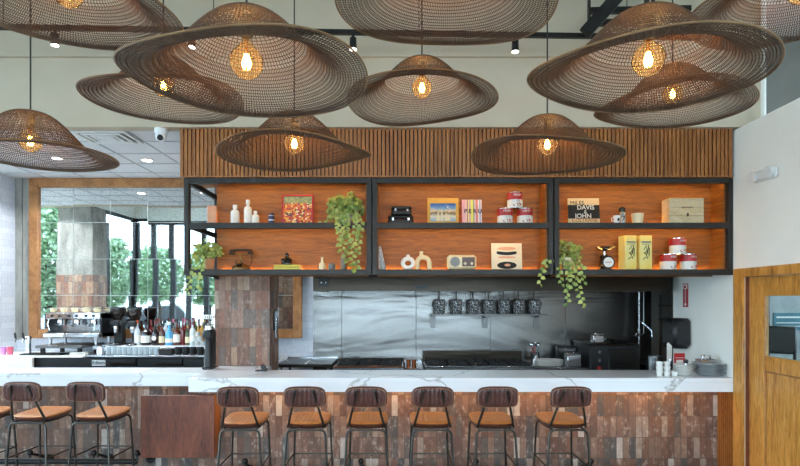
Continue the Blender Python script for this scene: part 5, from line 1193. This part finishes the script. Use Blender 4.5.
# ================================================================== crockery on the right end of the bar
R0 = None
for r_, (n, y, zz_) in enumerate(((3, 5.2, 0), (3, 5.28, 0), (2, 5.21, .045), (2, 5.28, .045), (2, 5.26, .09))):
    for k in range(n):
        loc = (PX(659.5, y) + k * .075 + (.0 if n == 3 else .0), y, ZT + zz_)
        if R0 is None: R0 = thing('ramekin', 'small white ramekin in the pile beside the white plates', 'bowl', loc, 0, 'ramekins on the bar'); MB().lathe([(0, 0), (.026, 0), (.034, .043), (.031, .043), (.024, .006), (0, .006)], n=18).build('body', M['ceramic'], R0)
        else: dup(R0, loc)
def stack(px, y, n, r_, mat, nm, label, group, pitch, prof):
    p0 = None; rd = random.Random(9)
    for k in range(n):
        loc = (PX(px, y) + rd.uniform(-.003, .003), y + rd.uniform(-.003, .003), ZT + k * pitch)
        if p0 is None: p0 = thing(nm, label, 'plate', loc, 0, group); MB().lathe([(0, 0), (r_ * .6, 0), (r_, pitch * 1.5), (r_, pitch * 1.5 + .004), (r_ * .58, .005), (0, .005)], n=32).build('body', mat, p0)
        else: dup(p0, loc)
stack(683, 5.24, 6, .092, M['ceramic'], 'side_plate', 'round white plate in the tall white stack on the bar', 'white plates on the bar', .0165, 0)
stack(709, 5.28, 6, .155, M['plate_grey'], 'dinner_plate', 'wide grey plate in the stack at the bar end', 'grey plates on the bar', .018, 0)
ty = thing('cutlery_tray', 'small steel tray of cutlery on top of grey plates', 'tray', (PX(706, 5.28), 5.28, ZT + 5 * .018 + .0335)); m = MB().box(-.08, .08, -.05, .05, 0, .005).box(-.08, .08, -.05, -.046, .005, .035).box(-.08, .08, .046, .05, .005, .035).box(-.08, -.076, -.046, .046, .005, .035).box(.076, .08, -.046, .046, .005, .035); m.build('body', M['steel'], ty)
for k in range(6):
    o = thing('fork', 'upright fork in the steel tray on grey plates', 'cutlery', (PX(706, 5.28) - .06 + k * .024, 5.28 + (.02 if k % 2 else -.015), ty.location.z + .006), k * .8, 'cutlery in the tray')
    MB().tube([(0, 0, .0), (.012, 0, .05), (.016, 0, .062)], .004, 6).build('handle', M['leather'] if k % 3 == 1 else M['chrome'], o); m = MB().box(.005, .03, -.002, .002, .06, .072)
    m.build('head', M['chrome'], o)
for px, y, lb in ((686, 5.24, 'black pepper grinder top on the white plate stack'), ):
    o = thing('pepper_mill', lb, 'mill', (PX(px, y), y, ZT + 5 * .0165 + .0055)); MB().lathe([(0, 0), (.02, 0), (.018, .03), (0, .03)], n=16).build('body', M['chrome'], o); MB().ball((0, 0, .05), .022, 14).build('knob', M['black_plastic'], o)
o = thing('menu_card', 'red and white card standing behind the white plates', 'card', (PX(681, 5.42), 5.45, ZT)); MB().box(-.055, .055, -.003, .003, 0, .2).build('card', M['red'], o); MB().box(-.035, .035, -.0045, -.003, .1, .13).box(-.045, .045, -.0045, -.003, .15, .155).build('print', M['paper'], o); MB().box(-.055, .055, .003, .05, 0, .006).build('foot', M['red'], o)
o = thing('paper_sign', 'white paper card standing left of the red card', 'card', (PX(672, 5.45), 5.5, ZT), .5); MB().prism([(-.04, 0), (.04, 0), (.04, .27), (-.02, .31), (-.04, .3)], -.002, .002).build('sheet', M['paper'], o); MB().box(-.04, .04, .002, .045, 0, .006).build('foot', M['paper'], o)
o = thing('pepper_shaker', 'small black shaker between ramekins and white plates', 'shaker', (PX(671.5, 5.33), 5.36, ZT)); MB().lathe([(0, 0), (.022, 0), (.024, .1), (.016, .13), (0, .135)], n=16).build('body', M['black_plastic'], o); MB().lathe([(0, .135), (.016, .13), (.012, .15), (0, .152)], n=16).build('cap', M['chrome'], o)
